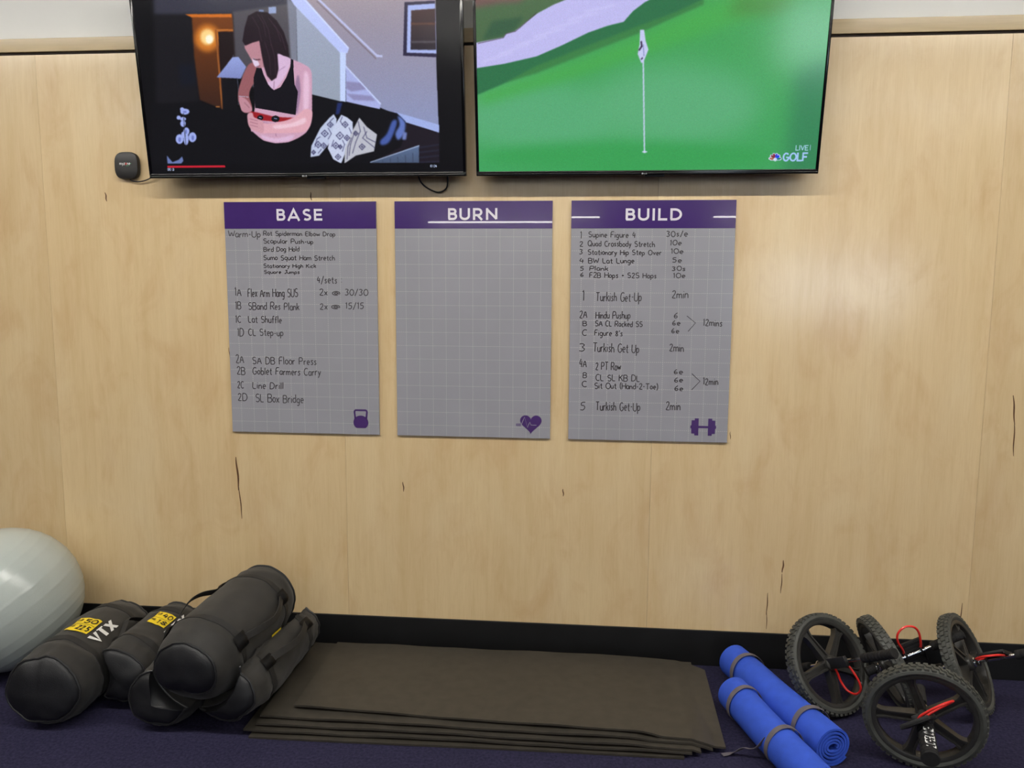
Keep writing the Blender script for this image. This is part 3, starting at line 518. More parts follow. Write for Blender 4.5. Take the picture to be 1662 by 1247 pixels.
PIC_RIGHT = [["p",[70,160,86],[-238,1043,1171,980,1301,-133,-295,-129],0.71,0,[64,160,92]],["p",[88,170,118],[432,163,425,137,402,112,365,91,316,75,259,65,197,62,134,66,76,77,26,95,-12,117,-36,142,-43,169,-35,196,-10,220,28,241,78,256,135,265,196,268,257,263,313,252,362,235,399,214,423,189],49.7,0,None],["p",[92,172,120],[827,191,821,162,798,135,762,111,712,94,654,83,590,79,526,84,466,96,414,115,373,140,348,168,339,198,347,228,371,255,410,277,460,294,518,304,580,307,643,302,701,290,752,271,791,248,817,220],56.8,0,None],["p",[58,158,84],[871,49,858,39,817,29,751,21,664,15,561,12,450,11,338,13,233,18,142,26,72,35,28,46,13,57,28,68,73,77,142,85,233,91,337,94,448,94,558,92,660,87,747,79,814,70,856,60],21.3,0,None],["p",[72,168,80],[16,233,371,340,654,459,838,504,907,466,578,359,302,279,16,203],21.3,0,None],["p",[54,132,86],[909,275,1050,337,1083,-7,903,-6],35.5,0,None],["p",[76,138,66],[740,476,919,471,843,430,710,433],28.4,0,None],["p",[46,112,72],[477,514,679,509,647,472,578,436,467,390,343,354,182,298,13,233,-13,224,-11,311,182,338,329,397,421,420,452,445],2.84,0,None],["p",[60,128,70],[574,442,647,472,648,459,467,387,182,288,89,263,182,308,343,364,466,406],4.26,0,None],["p",[76,106,72],[-3,738,283,729,279,481,258,475,182,445,134,411,118,401,94,395,86,386,-10,368],1.42,0,None],["p",[112,86,82],[-7,527,202,521,133,477,77,475,-8,463],11.36,0,None],["p",[56,92,66],[55,429,147,439,118,404,83,389,26,380],7.1,0,None],["p",[190,186,238],[279,485,509,479,485,468,453,446,428,419,384,410,329,393,252,360,182,333,89,315,-11,302,-10,370,87,386,94,395,118,401,134,411,154,426,183,446,230,468],1.06,0,None],["l",[60,40,50],[13,371,87,385,94,395,121,401,135,411,183,448],1.56,1.06],["l",[202,199,246],[25,321,111,346],4.26,3.55],["l",[202,199,246],[75,342,161,366],4.26,3.55],["l",[202,199,246],[125,364,210,385],4.26,3.55],["l",[202,199,246],[175,385,259,405],4.26,3.55],["l",[202,199,246],[224,406,307,425],4.26,3.55],["l",[202,199,246],[272,427,355,444],4.26,3.55],["l",[202,199,246],[321,448,403,463],4.26,3.55],["l",[198,208,240],[486,325,499,66],3.9,0.71],["p",[205,215,245],[507,66,507,65,506,64,505,64,503,64,502,63,500,63,497,63,496,64,494,64,493,65,492,65,492,66,492,66,493,67,494,67,495,68,497,68,499,68,501,68,503,68,505,67,506,67,507,66],0.71,0,None],["p",[196,202,240],[475,397,486,397,491,369,500,345,494,329,486,310,481,310,475,323,470,334,475,361],1.06,0,None],["l",[48,30,60],[479,366,481,354,474,344],4.26,0.85],["l",[48,30,60],[484,323,481,320],3.55,0.85],["l",[120,128,180],[485,358,488,328],2.13,1.06],["p",[210,215,250],[866,48,868,47,870,46,872,45,873,44,874,43,874,41,873,40,872,39,871,38,869,38,867,38,864,38,862,39,860,40,859,41,857,42,857,44,857,45,857,46,858,47,860,48,861,48,864,48],0.57,0,None],["p",[210,215,250],[871,52,872,50,874,48,875,46,875,45,875,43,874,42,873,41,872,41,870,42,868,42,866,43,864,45,863,47,861,48,861,50,860,52,860,53,861,54,862,55,864,55,865,55,867,54,869,53],0.57,0,None],["p",[210,215,250],[877,52,877,50,878,48,877,46,877,44,876,43,875,43,874,43,872,43,871,44,869,46,868,48,867,50,867,52,867,54,867,56,867,57,868,59,869,59,871,59,872,59,873,58,875,56,876,54],0.57,0,None],["p",[210,215,250],[883,49,882,47,881,45,880,44,879,43,877,42,876,43,875,43,874,44,873,46,873,48,873,50,873,52,874,54,875,56,876,58,877,59,878,59,880,59,881,58,882,57,883,55,883,54,883,51],0.57,0,None],["p",[210,215,250],[886,44,885,43,883,42,881,41,879,41,878,41,877,42,876,43,876,45,876,46,876,48,877,50,879,52,881,53,882,54,884,55,886,55,887,54,888,54,889,53,889,51,889,49,889,48,888,46],0.57,0,None],["p",[210,215,250],[887,38,885,38,882,38,880,38,879,39,878,40,877,41,877,43,878,44,879,45,880,46,882,47,884,47,887,48,889,48,891,47,892,46,893,45,894,44,894,43,893,41,892,40,891,39,889,38],0.57,0,None],["p",[176,110,80],[866,46,867,46,869,45,870,44,871,44,871,43,871,42,871,41,870,41,869,40,868,40,866,40,865,40,863,41,862,41,860,42,860,43,859,44,859,45,859,45,860,46,861,46,862,47,864,46],0.57,0,None],["p",[130,60,60],[870,51,871,50,872,48,872,47,873,46,873,45,872,44,872,44,871,44,869,44,868,45,867,46,866,47,864,48,863,49,863,50,862,51,862,52,863,53,863,54,864,54,866,53,867,53,868,52],0.57,0,None],["p",[130,30,60],[875,52,875,51,876,49,875,48,875,47,875,46,874,46,873,46,872,46,871,47,871,48,870,49,869,51,869,52,868,54,868,55,869,56,869,57,870,57,871,57,872,57,873,56,873,55,874,54],0.57,0,None],["p",[60,70,200],[881,50,880,49,880,48,879,47,878,46,877,45,876,46,876,46,875,47,875,48,874,49,874,51,875,52,875,54,876,55,877,56,877,57,878,57,879,57,880,57,880,56,881,55,881,54,881,52],0.57,0,None],["p",[20,60,230],[885,46,884,45,882,44,881,44,880,44,879,44,878,44,878,45,878,46,878,47,878,48,879,49,880,51,881,52,883,52,884,53,885,53,886,53,887,52,887,52,887,51,887,50,887,49,886,47],0.57,0,None],["p",[30,120,110],[886,40,885,40,883,40,882,40,881,40,880,41,879,42,879,43,880,43,881,44,882,45,883,45,885,46,886,46,888,46,889,46,890,45,891,45,892,44,892,43,891,42,890,41,889,41,888,40],0.57,0,None],["p",[215,222,255],[880,40,880,39,879,38,879,37,878,37,877,36,876,36,875,36,874,37,873,37,872,38,872,39,871,40,871,41,872,41,872,42,873,43,874,43,875,43,876,43,877,43,878,42,879,41,879,40],0.71,0,None]]
NOTES_BASE = [('Warm-Up', -291.9, -136.5, -160.5, 24.2), ('Rot Spiderman Elbow Drop', -147.6, -129.7, 141.0, 16.9), ('Scapular Push-up', -148.6, -159.5, 52.9, 16.9), ('Bird Dog Hold', -148.9, -191.7, -4.4, 16.9), ('Sumo Squat Ham Stretch', -150.9, -224.9, 136.8, 18.2), ('Stationary High Kick', -151.9, -255.7, 60.9, 14.6), ('Square Jumps', -150.6, -277.7, -6.9, 13.0), ('4/sets :', 63.5, -314.9, 164.0, 26.3), ('1A', -273.3, -366.6, -247.5, 32.0), ('Flex Arm Hang SUS', -219.9, -370.4, -15.9, 32.0), ('2x', 72.8, -362.3, 104.3, 24.4), ('@', 123.2, -361.2, 154.6, 18.3), ('30/30', 175.5, -361.7, 267.1, 23.5), ('1B', -273.2, -420.1, -249.6, 30.5), ('SBand Res Plank', -219.6, -420.5, -10.9, 28.0), ('2x', 73.5, -417.4, 103.0, 24.5), ('@', 119.8, -414.9, 155.5, 18.3), ('15/15', 176.5, -414.5, 249.6, 23.6), ('1C', -275.3, -472.7, -251.6, 27.4), ('Lat Shuffle', -221.5, -472.2, -84.7, 26.5), ('1D', -268.8, -527.8, -242.9, 32.4), ('CL Step-up', -223.4, -524.0, -79.9, 26.6), ('2A', -279.4, -635.3, -246.9, 32.7), ('SA DB Floor Press', -210.3, -637.3, 53.2, 28.5), ('2B', -276.9, -682.0, -242.2, 31.2), ('Goblet Farmers Carry', -211.9, -680.9, 69.1, 28.5), ('2C', -276.9, -737.2, -250.8, 27.0), ('Line Drill', -214.0, -737.8, -86.5, 27.0), ('2D', -276.7, -788.5, -237.5, 31.4), ('SL Box Bridge', -202.9, -793.1, -4.3, 31.4)]
NOTES_BUILD = [('1', -270.4, -140.7, -264.1, 24.9), ('Supine Figure 4', -239.0, -136.6, -63.8, 20.8), ('30s/e', 52.0, -134.6, 130.1, 20.6), ('2', -271.2, -170.7, -259.4, 18.7), ('Quad Crossbody Stretch', -240.5, -169.8, 9.6, 19.9), ('10e', 65.2, -166.3, 108.5, 18.6), ('3', -272.4, -199.9, -260.6, 17.5), ('Stationary Hip Step Over', -240.0, -201.9, 35.3, 18.8), ('10e', 70.3, -197.2, 115.6, 17.3), ('4', -273.2, -233.3, -256.3, 17.5), ('BW Lat Lunge', -237.3, -234.5, -65.6, 18.8), ('5e', 77.4, -230.3, 111.7, 18.6), ('5', -268.5, -261.4, -255.9, 15.1), ('Plank', -232.7, -261.3, -163.3, 15.9), ('30s', 76.3, -261.0, 125.8, 15.8), ('6', -268.1, -284.9, -255.5, 15.1), ('F2B Hops + S2S Hops', -232.2, -287.7, 19.0, 19.3), ('10e', 81.2, -287.6, 126.7, 17.5), ('1', -258.2, -375.6, -251.0, 38.9), ('Turkish Get-Up', -207.4, -377.3, -35.0, 32.9), ('2min', 79.3, -363.6, 139.4, 29.3), ('2A', -267.8, -441.5, -240.2, 28.1), ('Hindu Pushup', -206.2, -443.5, -75.3, 26.4), ('6', 87.8, -440.8, 102.4, 20.2), ('B', -254.6, -472.5, -239.7, 18.0), ('SA CL Racked SS', -207.8, -473.3, -28.4, 20.5), ('6e', 83.6, -467.0, 113.6, 19.0), ('C', -257.4, -509.7, -240.3, 21.4), ("Figure 8's", -209.3, -509.1, -103.4, 21.3), ('6e', 81.2, -496.6, 110.3, 19.0), ('12mins', 198.8, -467.9, 269.0, 25.2), ('3', -267.9, -571.1, -244.4, 30.0), ('Turkish Get Up', -214.6, -571.3, -38.6, 32.2), ('2min', 76.1, -566.7, 129.2, 28.9), ('4A', -267.0, -632.8, -238.3, 30.2), ('2 PT Row', -202.7, -640.5, -106.8, 29.3), ('B', -251.3, -673.3, -237.6, 19.5), ('CL SL KB DL', -201.9, -683.7, -33.7, 23.8), ('C', -254.2, -709.4, -235.7, 21.8), ('Sit Out (Hand-2-Toe)', -205.6, -714.2, 36.8, 21.7), ('6e', 95.4, -654.0, 128.6, 19.3), ('6e', 97.2, -684.9, 129.5, 18.1), ('6e', 99.0, -717.5, 131.8, 19.3), ('12min', 206.5, -692.9, 262.7, 26.5), ('5', -260.1, -799.8, -240.7, 32.8), ('Turkish Get-Up', -199.8, -799.9, -28.8, 34.0), ('2min', 68.7, -793.3, 123.6, 32.9)]
BRACKETS = [[[137.4, -430.7], [170.2, -456.9], [143.5, -489.6]], [[163.2, -650.8], [194.7, -679.4], [164.4, -712.9]]]

SX = 1000*(1-2*.0105/TW)      # picture coordinates are measured from the outer corner of the set
def shift(shapes):
    o = []; ox, oy = 1000*.0105/TW, 1000*.0165/TW; k = 1000/SX
    for s in shapes:
        c = s[2]; o.append([s[0], s[1], [((c[i]-ox)*k if i % 2 == 0 else (c[i]-oy)*k*1.0) for i in range(len(c))]]+list(s[3:]))
    return o
blue = (160, 196, 240)
television(-1.238, 'left wall television showing a woman in a black sports bra beside a sofa', (3, 3, 5), shift(PIC_LEFT),
           [('00:13', (53, 10), (74, 10), 1.3, 7, (190, 205, 240)), ('01:04', (899, 14), (918, 14), 1.3, 7, (190, 205, 240))])
television(.026, 'right wall television showing a golf green with flag and sand bunker', (70, 160, 86), shift(PIC_RIGHT),
           [('LIVE', (939, 54), (973, 54), 2.4, 12.5, (160, 205, 225)), ('|', (979, 54), (981, 54), 1.6, 12.5, (140, 185, 205)), ('GOLF', (905, 24), (973, 24), 4.6, 21, blue)], tilt=9.6)

def cable(name, pts, r, label=None, parent=None, cat='cable', m=M_cable):
    bm = bmesh.new(); sweep(bm, smooth_path(pts, 8), 2*r, n=8); o = fin(name, bm, m, parent)
    if label: tag(o, label, cat)
    return o
cable('power_cable', [(-.215, -.03, 1.98), (-.212, -.025, 1.93), (-.19, -.02, 1.885), (-.14, -.015, 1.858), (-.105, -.015, 1.868), (-.095, -.02, 1.90), (-.10, -.03, 1.98)], .003,
      'thin black cable looping out below the left television, near its right end')

# streaming device stuck on the wall
t = thing('wireless_receiver', 'small black rounded-square receiver on the wood beside the left television', 'device', Matrix.Translation((-1.376, -.0005, 1.966)))
bm = bmesh.new(); n = 40; R_, P_ = [], 3.2
def sq(a, r, y): c_, s_ = math.cos(a), math.sin(a); return Vector((r*abs(c_)**(2/P_)*(1 if c_ > 0 else -1)*.94, y, r*abs(s_)**(2/P_)*(1 if s_ > 0 else -1)))
prof = [(0, .047), (-.004, .0515), (-.018, .0525), (-.023, .050), (-.0255, .044), (-.026, .02)]
rings = [[bm.verts.new(sq(2*PI*i/n, r, y)) for i in range(n)] for y, r in prof]
for A, B in zip(rings, rings[1:]):
    for i in range(n): bm.faces.new((A[i], A[(i+1) % n], B[(i+1) % n], B[i]))
bm.faces.new(rings[-1]); bm.faces.new(rings[0][::-1]); fin('housing', bm, M_puck, t)
f = lambda x, z: Vector((x, -.0264, z))
bm = bmesh.new(); write(bm, 'myz', -.024, .002, -.002, .0115, .0018, f); write(bm, 'ne', .0065, .002, .019, .0115, .0018, f); fin('wordmark', bm, M_white, t, smooth=False)
bm = bmesh.new(); write(bm, 'o', .0005, .002, .0052, .0115, .0022, f); fin('wordmark', bm, M_redprint, t, smooth=False)['label'] = 'red letter o of the word mark'
bm = bmesh.new(); ribbon(bm, [(.002, -.0015), (.014, -.0015)], .0014, f); ribbon(bm, [(.0195, .006), (.0235, .0075)], .002, f); fin('accent_line', bm, M_greenprint, t, smooth=False)
cable('receiver_lead', [(.006, -.012, -.048), (.012, -.012, -.056), (.03, -.012, -.061), (.055, -.012, -.060), (.085, -.014, -.052), (.13, -.02, -.03), (.20, -.03, .02)], .0024, parent=t)

# ------------------------------------------------------------------ workout boards
def board_material():
    m = mat('grey_grid_print', (150, 149, 156), .18, coat=.35, coat_rough=.03, var=.03, vscale=5); nt = m.node_tree; N = nt.nodes.new; K = nt.links.new; b = nt.nodes['Principled BSDF']
    old = b.inputs['Base Color'].links[0].from_socket
    tc = N('ShaderNodeTexCoord'); sp = N('ShaderNodeSeparateXYZ'); K(tc.outputs['Object'], sp.inputs[0])
    def mth(op, a, b_=None):
        n = N('ShaderNodeMath'); n.operation = op
        for i, v in enumerate((a, b_)):
            if v is None: continue
            if isinstance(v, (int, float)): n.inputs[i].default_value = v
            else: K(v, n.inputs[i])
        return n.outputs[0]
    def near(v, period, off, half):
        fr = mth('FRACT', mth('DIVIDE', mth('ADD', v, off), period)); d = mth('ABSOLUTE', mth('SUBTRACT', fr, .5)); return mth('LESS_THAN', d, half/period)
    x, z = sp.outputs['X'], sp.outputs['Z']
    ax = near(x, .0527, 10.54+.0264+.0005, .0007); dz = near(z, .0076, 10, .0021)
    az = near(z, .0527, 10.54+.0030, .0007); dx = near(x, .0076, 10, .0021)
    g = mth('MAXIMUM', mth('MULTIPLY', ax, dz), mth('MULTIPLY', az, dx))
    mx = N('ShaderNodeMix'); mx.data_type = 'RGBA'; K(mth('MULTIPLY', g, .55), mx.inputs['Factor']); K(old, mx.inputs['A']); mx.inputs['B'].default_value = (*lin((212, 212, 200)), 1)
    K(mx.outputs['Result'], b.inputs['Base Color']); return m
M_board = board_material()
HW, HH = .305, .9165
def board(cx, word, label, lean=0):
    t = thing('workout_board', label, 'board', Matrix.Translation((cx, -.004-.9165*math.sin(lean), 1.8245)) @ Matrix.Rotation(lean, 4, 'X'), 'grey workout boards with purple headings')
    boxo('panel', (-HW, HW, -.006, .0035, -HH, -.0), M_board, t, bev=.0008, smooth=False)
    boxo('heading_band', (-HW+.0002, HW-.0002, -.0072, -.0061, -.1035, -.0003), M_purple, t, smooth=False)
    f = lambda x, z: Vector((x, -.0076, z))
    bm = bmesh.new(); L = BOLD[word]; c = (L[0]+L[1])/2/1000; wd = (L[1]-L[0])/1000; z0 = L[2]/1000; h = .0445
    bold(bm, word, c-wd/2, z0, wd, h, f); fin('heading_lettering', bm, M_headtext, t, smooth=False)
    # four stand-off pins behind the sheet
    return t
BOLD = {'BASE': (-93, 91.5, -72.5), 'BURN': (-97, 95.5, -71.5), 'BUILD': (-102.5, 109, -75)}
BG = {'B': (3.6, [[(.55,.55),(.55,5.45),(2.1,5.45)]+arc(2.1,4.35,.95,1.1,90,-90,8)+[(.55,3.25)], [(.55,3.1),(2.2,3.1)]+arc(2.2,1.83,1.1,1.28,90,-90,8)+[(.3,.55)]]),
      'A': (5.2, [[(.35,-.1),(2.6,5.6),(4.85,-.1)],[(1.2,1.65),(4.0,1.65)]]),
      'S': (3.7, [arc(1.95,4.3,1.3,1.2,35,262,10)+arc(1.85,1.7,1.35,1.2,82,-140,10)]),
      'E': (3.5, [[(3.5,5.45),(.55,5.45),(.55,.55),(3.5,.55)],[(.55,3.05),(3.2,3.05)]]),
      'U': (4.4, [[(.55,6),(.55,2.2)]+arc(2.2,2.15,1.65,1.65,180,360,12)+[(3.85,6)]]),
      'R': (4.2, [[(.55,0),(.55,5.45),(2.1,5.45)]+arc(2.1,3.95,1.3,1.5,90,-90,10)+[(.55,2.45)],[(2.0,2.3),(3.7,0)]]),
      'N': (4.7, [[(.55,0),(.55,5.5)],[(.45,5.45),(4.25,.55)],[(4.15,6),(4.15,.4)],[(.55,5),(.55,6)]]),
      'I': (1.1, [[(.55,0),(.55,6)]]),
      'L': (3.5, [[(.55,6),(.55,.55),(3.5,.55)]]),
      'D': (4.6, [[(.55,.55),(.55,5.45),(1.8,5.45)]+arc(1.8,3,2.2,2.45,90,-90,12)+[(.3,.55)]])}
def bold(bm, word, x0, z0, wd, h, f):
    tot = sum(BG[c][0] for c in word)+.95*(len(word)-1); k = wd/tot; kz = h/6; x = 0
    for c in word:
        w, ss = BG[c]
        for q_, s in enumerate(ss):
            ribbon(bm, [(x0+(x+px)*k, z0+py*kz) for px, py in s], 1.15*kz, lambda X_, Z_, q_=q_: f(X_, Z_)+Vector((0, -.00008*q_, 0)))
        x += w+.95
def notes(t, items, seed, off=0):
    rnd = random.Random(seed); f = lambda x, z: Vector((x, -.0066, z))
    for s, x0, z0, x1, h in items:
        x0, z0, x1, h = (x0-off)/1000, z0/1000, x1/1000, h/1000
        bm = bmesh.new(); x1 = x1-off/1000
        write(bm, s, x0, z0, x1, h, .0033, f, gap=.95, jitter=.5, rnd=rnd, soft=1, slope=rnd.uniform(-.012, .006), slant=rnd.uniform(.0, .10)-.03)
        fin('handwritten_line', bm, M_marker, t, smooth=False)
b0 = board(-.683, 'BASE', 'grey workout board headed BASE, densely handwritten, with kettlebell symbol')
notes(b0, NOTES_BASE, 5)
b1 = board(0, 'BURN', 'empty grey workout board headed BURN, with heart and pulse symbol')
b2 = board(.681, 'BUILD', 'grey workout board headed BUILD, handwritten, with dumbbell symbol', lean=.0034)
notes(b2, NOTES_BUILD, 9)
f = lambda x, z: Vector((x, -.0067, z))
for br in BRACKETS:
    bm = bmesh.new(); ribbon(bm, [(x/1000, z/1000) for x, z in br], .0026, f, mitre=False); fin('handwritten_bracket', bm, M_marker, b2, smooth=False)
def flat(bm, pts, f):
    return bm.faces.new([bm.verts.new(f(x, z)) for x, z in pts])
# kettlebell
bm = bmesh.new(); cx, cz = .230, -.8475
ribbon(bm, [(cx+x/1000, cz+z/1000) for x, z in [(-22,-6),(-25.5,22),(-24,27),(-20,29.5),(20,29.5),(24,27),(25.5,22),(22,-6)]], .0075, f, mitre=False)
flat(bm, [(cx+.0305*math.cos(a), max(-.8906, cz-.0205+.0285*math.sin(a))) for a in np.linspace(0, 2*PI, 37)[:-1]], f)
bmesh.ops.remove_doubles(bm, verts=bm.verts[:], dist=1e-6); fin('kettlebell_symbol', bm, M_purpleink, b0, smooth=False)
# dumbbell
bm = bmesh.new(); cx, cz = .213, -.857
for a, b_, h in [(-49,-45,6),(-45,-32,26),(-33,-18,33.5),(-18,18,4.5),(18,33,33.5),(32,45,26),(45,49,6)]:
    flat(bm, [(cx+a/1000, cz-h/1000), (cx+b_/1000, cz-h/1000), (cx+b_/1000, cz+h/1000), (cx+a/1000, cz+h/1000)], f)
fin('dumbbell_symbol', bm, M_purpleink, b2, smooth=False)
# heart with pulse line
bm = bmesh.new(); cx, cz = .229, -.856; P = []
for a in np.linspace(0, 2*PI, 49)[:-1]:
    P.append((cx+.0425*math.sin(a)**3, cz+.0026*(13*math.cos(a)-5*math.cos(2*a)-2*math.cos(3*a)-math.cos(4*a))))
flat(bm, P, f); ribbon(bm, [(.171, -.8635), (.190, -.8635)], .009, f); fin('heart_symbol', bm, M_purpleink, b1, smooth=False)
bm = bmesh.new(); f3 = lambda x, z: Vector((x, -.0071, z))
ribbon(bm, [(cx+x/1000, cz+z/1000) for x, z in [(-56,-7.5),(-38,-7.5),(-31,10),(-25,24),(-13,-18),(-8,-4),(-4,4),(1,-7.5),(22,-7.5)]], .0024, f3, mitre=False)
fin('pulse_line', bm, mat('grey_ink', (150, 149, 156), .3, var=.03), b1, smooth=False)

# ------------------------------------------------------------------ exercise ball
t = thing('exercise_ball', 'large silver inflatable exercise ball at the left edge by the wall', 'ball', Matrix.Translation((-1.81, -.29, 0)))
RB = .275; bm = bmesh.new(); prof = []
N = 150
for i in range(N+1):
    a = -PI/2+PI*i/N; s = math.sin(a); r = RB
    for g in (-.62, -.36, -.10, .10, .36, .62, -.49, .49):
        d = (s-g)/.013; r += .0014*math.exp(-d*d) if abs(g) > .05 else 0
    for g in (-.24, .24, 0): d = (s-g)/.010; r -= .0009*math.exp(-d*d)
    prof.append((r*math.sin(a), max(0, r*math.cos(a)) if 0 < i < N else 0))
lathe(bm, prof, 110, 'z')
tilt = Matrix.Rotation(math.radians(-28), 4, 'Y') @ Matrix.Rotation(math.radians(14), 4, 'X')
bmesh.ops.transform(bm, matrix=tilt, verts=bm.verts)
for v in bm.verts: v.co.z = max(v.co.z+RB, .0006)
fin('ball_shell', bm, M_ball, t, angle=80)
bm = bmesh.new(); lathe(bm, [(-.004, 0), (-.004, .007), (.002, .0085), (.003, .004), (.003, 0)], 20, 'z')
bmesh.ops.transform(bm, matrix=Matrix.Translation((0, 0, RB)) @ tilt @ Matrix.Translation((0, 0, RB)), verts=bm.verts); fin('valve_plug', bm, M_ball, t)

# ------------------------------------------------------------------ sandbags
def sandbag(near, far, r0, r1, label, seed, roll=0, floor=.001, deform=None, labels=None, cap_in=.0, handles=('l', 'r'), sag=.0, push=None, tuck=.34, drop=.12, rough=1.0):
    near, far = Vector(near), Vector(far); a = (far-near); L = a.length; a.normalize()
    up0 = (Vector((0, 0, 1))-a*a.z).normalized(); rt0 = a.cross(up0).normalized()
    c, s = math.cos(roll), math.sin(roll); up = up0*c+rt0*s; rt = rt0*c-up0*s
    base = 0 if callable(floor) else floor-.001
    t = thing('sandbag', label, 'sandbag', Matrix.Translation(Vector((near.x, near.y, base)).lerp(Vector((far.x, far.y, base)), .5)), 'black sandbags piled by the wall')
    org = t.matrix_world.translation
    DN, DF = .030, .045          # how far the two ends bulge
    def point(sv, ph, off=0):
        u = min(max(sv/L, 0), 1); R = r0+(r1-r0)*u
        R *= 1+.035*math.sin(PI*u)
        # soft shoulder next to the ends
        if sv < .11: R *= 1-(drop*(.5+.5*math.cos(ph))+tuck*(.5-.5*math.cos(ph))**2.6)*((.11-sv)/.11)**2.0
        if L-sv < .06: R *= 1-.10*((.06-L+sv)/.06)**2
        nz = noise.noise(Vector((math.cos(ph)*1.6+seed*3.1, math.sin(ph)*1.6, sv*7)))*.010*rough+noise.noise(Vector((math.cos(ph)*5+seed, math.sin(ph)*5, sv*16)))*.0045*rough
        # folds that run round the bag near its seams
        nz += .0035*math.sin(sv*90+2*math.sin(ph*2+seed))*math.exp(-((sv-.09)/.05)**2)+.003*math.sin(sv*80+seed+2*math.cos(ph*3))*math.exp(-((L-sv-.08)/.05)**2)
        R += nz+off
        lean = .03*(.5-.5*math.cos(ph))*math.exp(-((sv-.03)/.04)**2)
        p = near+a*(sv-lean)+up*(R*math.cos(ph))+rt*(R*math.sin(ph))
        p.z -= sag*math.sin(PI*u)
        for g_ in (push or ()): p = g_(p, off)
        fl_ = floor(p) if callable(floor) else floor
        fz = fl_+.0012*(2-off*60 if off < .03 else 0)
        if p.z < fz: p.z = fz+(p.z-fz)*.04
        p.z = max(p.z, fl_)
        if p.y > -.012: p.y = -.012
        return p-org
    def patch(name, s0, s1, p0, p1, off, m, ns=8, npz=8, thick=.0):
        bm = bmesh.new(); g = [[bm.verts.new(point(s0+(s1-s0)*i/ns, p0+(p1-p0)*j/npz, off)) for j in range(npz+1)] for i in range(ns+1)]
        for i in range(ns):
            for j in range(npz): bm.faces.new((g[i][j], g[i+1][j], g[i+1][j+1], g[i][j+1]))
        if thick: bmesh.ops.solidify(bm, geom=bm.faces[:], thickness=thick)
        return fin(name, bm, m, t)
    # body
    NS, NP = 46, 56; bm = bmesh.new()
    rings = [[bm.verts.new(point(L*i/NS, 2*PI*j/NP)) for j in range(NP)] for i in range(NS+1)]
    for A, B in zip(rings, rings[1:]):
        for j in range(NP): bm.faces.new((A[j], A[(j+1) % NP], B[(j+1) % NP], B[j]))
    fin('body', bm, M_canvas, t, angle=60)
    # round ends, each its own sewn-in disc
    for sv, D, sg in ((0, DN, -1), (L, DF, 1)):
        bm = bmesh.new(); prev = None
        cen = sum((point(sv, 2*PI*j/NP) for j in range(NP)), Vector())/NP
        for i in range(9):
            u = math.cos(PI/2*i/8); h = D*math.sin(PI/2*i/8)
            if i == 8:
                q = cen+a*sg*h+org
                for g_ in (push or ()): q = g_(q, 0)
                ring = [bm.verts.new(q-org)]
            else:
                ring = []
                for j in range(NP):
                    q = cen+(point(sv, 2*PI*j/NP)-cen)*u*(.998)+a*sg*(h+.006*noise.noise(Vector((u*math.cos(2*PI*j/NP)*1.8, u*math.sin(2*PI*j/NP)*1.8, seed)))*(1 if i else 0))
                    q = q+org
                    for g_ in (push or ()): q = g_(q, 0)
                    q = q-org
                    q.z = max(q.z, (floor(q+org) if callable(floor) else floor)-org.z+.0005); q.y = min(q.y, -.011-org.y); ring.append(bm.verts.new(q))
            if prev:
                for j in range(NP):
                    k = (j+1) % NP
                    if len(ring) == 1: bm.faces.new((prev[j], prev[k], ring[0]))
                    else: bm.faces.new((prev[j], prev[k], ring[k], ring[j]))
            prev = ring
        fin('end_cap', bm, M_canvas_dark, t, angle=60)
        bm = bmesh.new(); sweep(bm, [point(sv-sg*.0, 2*PI*j/NP, .0025) for j in range(NP)], .0085, n=8, closed=True); fin('piping', bm, M_piping, t)
    # sewn bands round the bag
    for sv in (L*.22, L*.80):
        bm = bmesh.new(); n = NP
        A = [[bm.verts.new(point(sv+ds, 2*PI*j/n, of)) for j in range(n)] for ds, of in ((-.0125, -.001), (-.0115, .0028), (.0115, .0028), (.0125, -.001))]
        for P, Q in zip(A, A[1:]):
            for j in range(n): bm.faces.new((P[j], P[(j+1) % n], Q[(j+1) % n], Q[j]))
        fin('seam_band', bm, M_strap, t, angle=50)
    # carrying handles: an anchor patch at both ends and a strap standing off the bag
    for hd in handles:
        ph0 = (-1 if hd[0] == 'l' else 1)*(PI/2 if len(hd) == 1 else math.radians(float(hd[1:])))
        s0, s1 = L*.22, L*.80
        pts = [point(s0, ph0, .004), point(s0+.03, ph0, .012), point(s0+.09, ph0+.06, .030), point((s0+s1)/2, ph0+.10, .040), point(s1-.09, ph0+.06, .034), point(s1-.03, ph0, .013), point(s1, ph0, .004)]
        cenl = [point(q, ph0, -.05) for q in np.linspace(s0, s1, 37)]
        path = smooth_path(pts, 6)
        bm = bmesh.new(); sweep(bm, path, .026, .0045, 10, up=lambda i, p: (p-cenl[min(i, 36)]).normalized(), power=4)
        h = fin('handle', bm, M_strap, t)
        for sv in (s0, s1):
            bm = bmesh.new(); g = [[bm.verts.new(point(sv+(i/6-.5)*.062, ph0+(j/6-.5)*.36, .0065+.012*math.cos((i/6-.5)*PI)*math.cos((j/6-.5)*PI))) for j in range(7)] for i in range(7)]
            for i in range(6):
                for j in range(6): bm.faces.new((g[i][j], g[i+1][j], g[i+1][j+1], g[i][j+1]))
            bmesh.ops.solidify(bm, geom=bm.faces[:], thickness=.006); fin('anchor_patch', bm, M_canvas_dark, h)
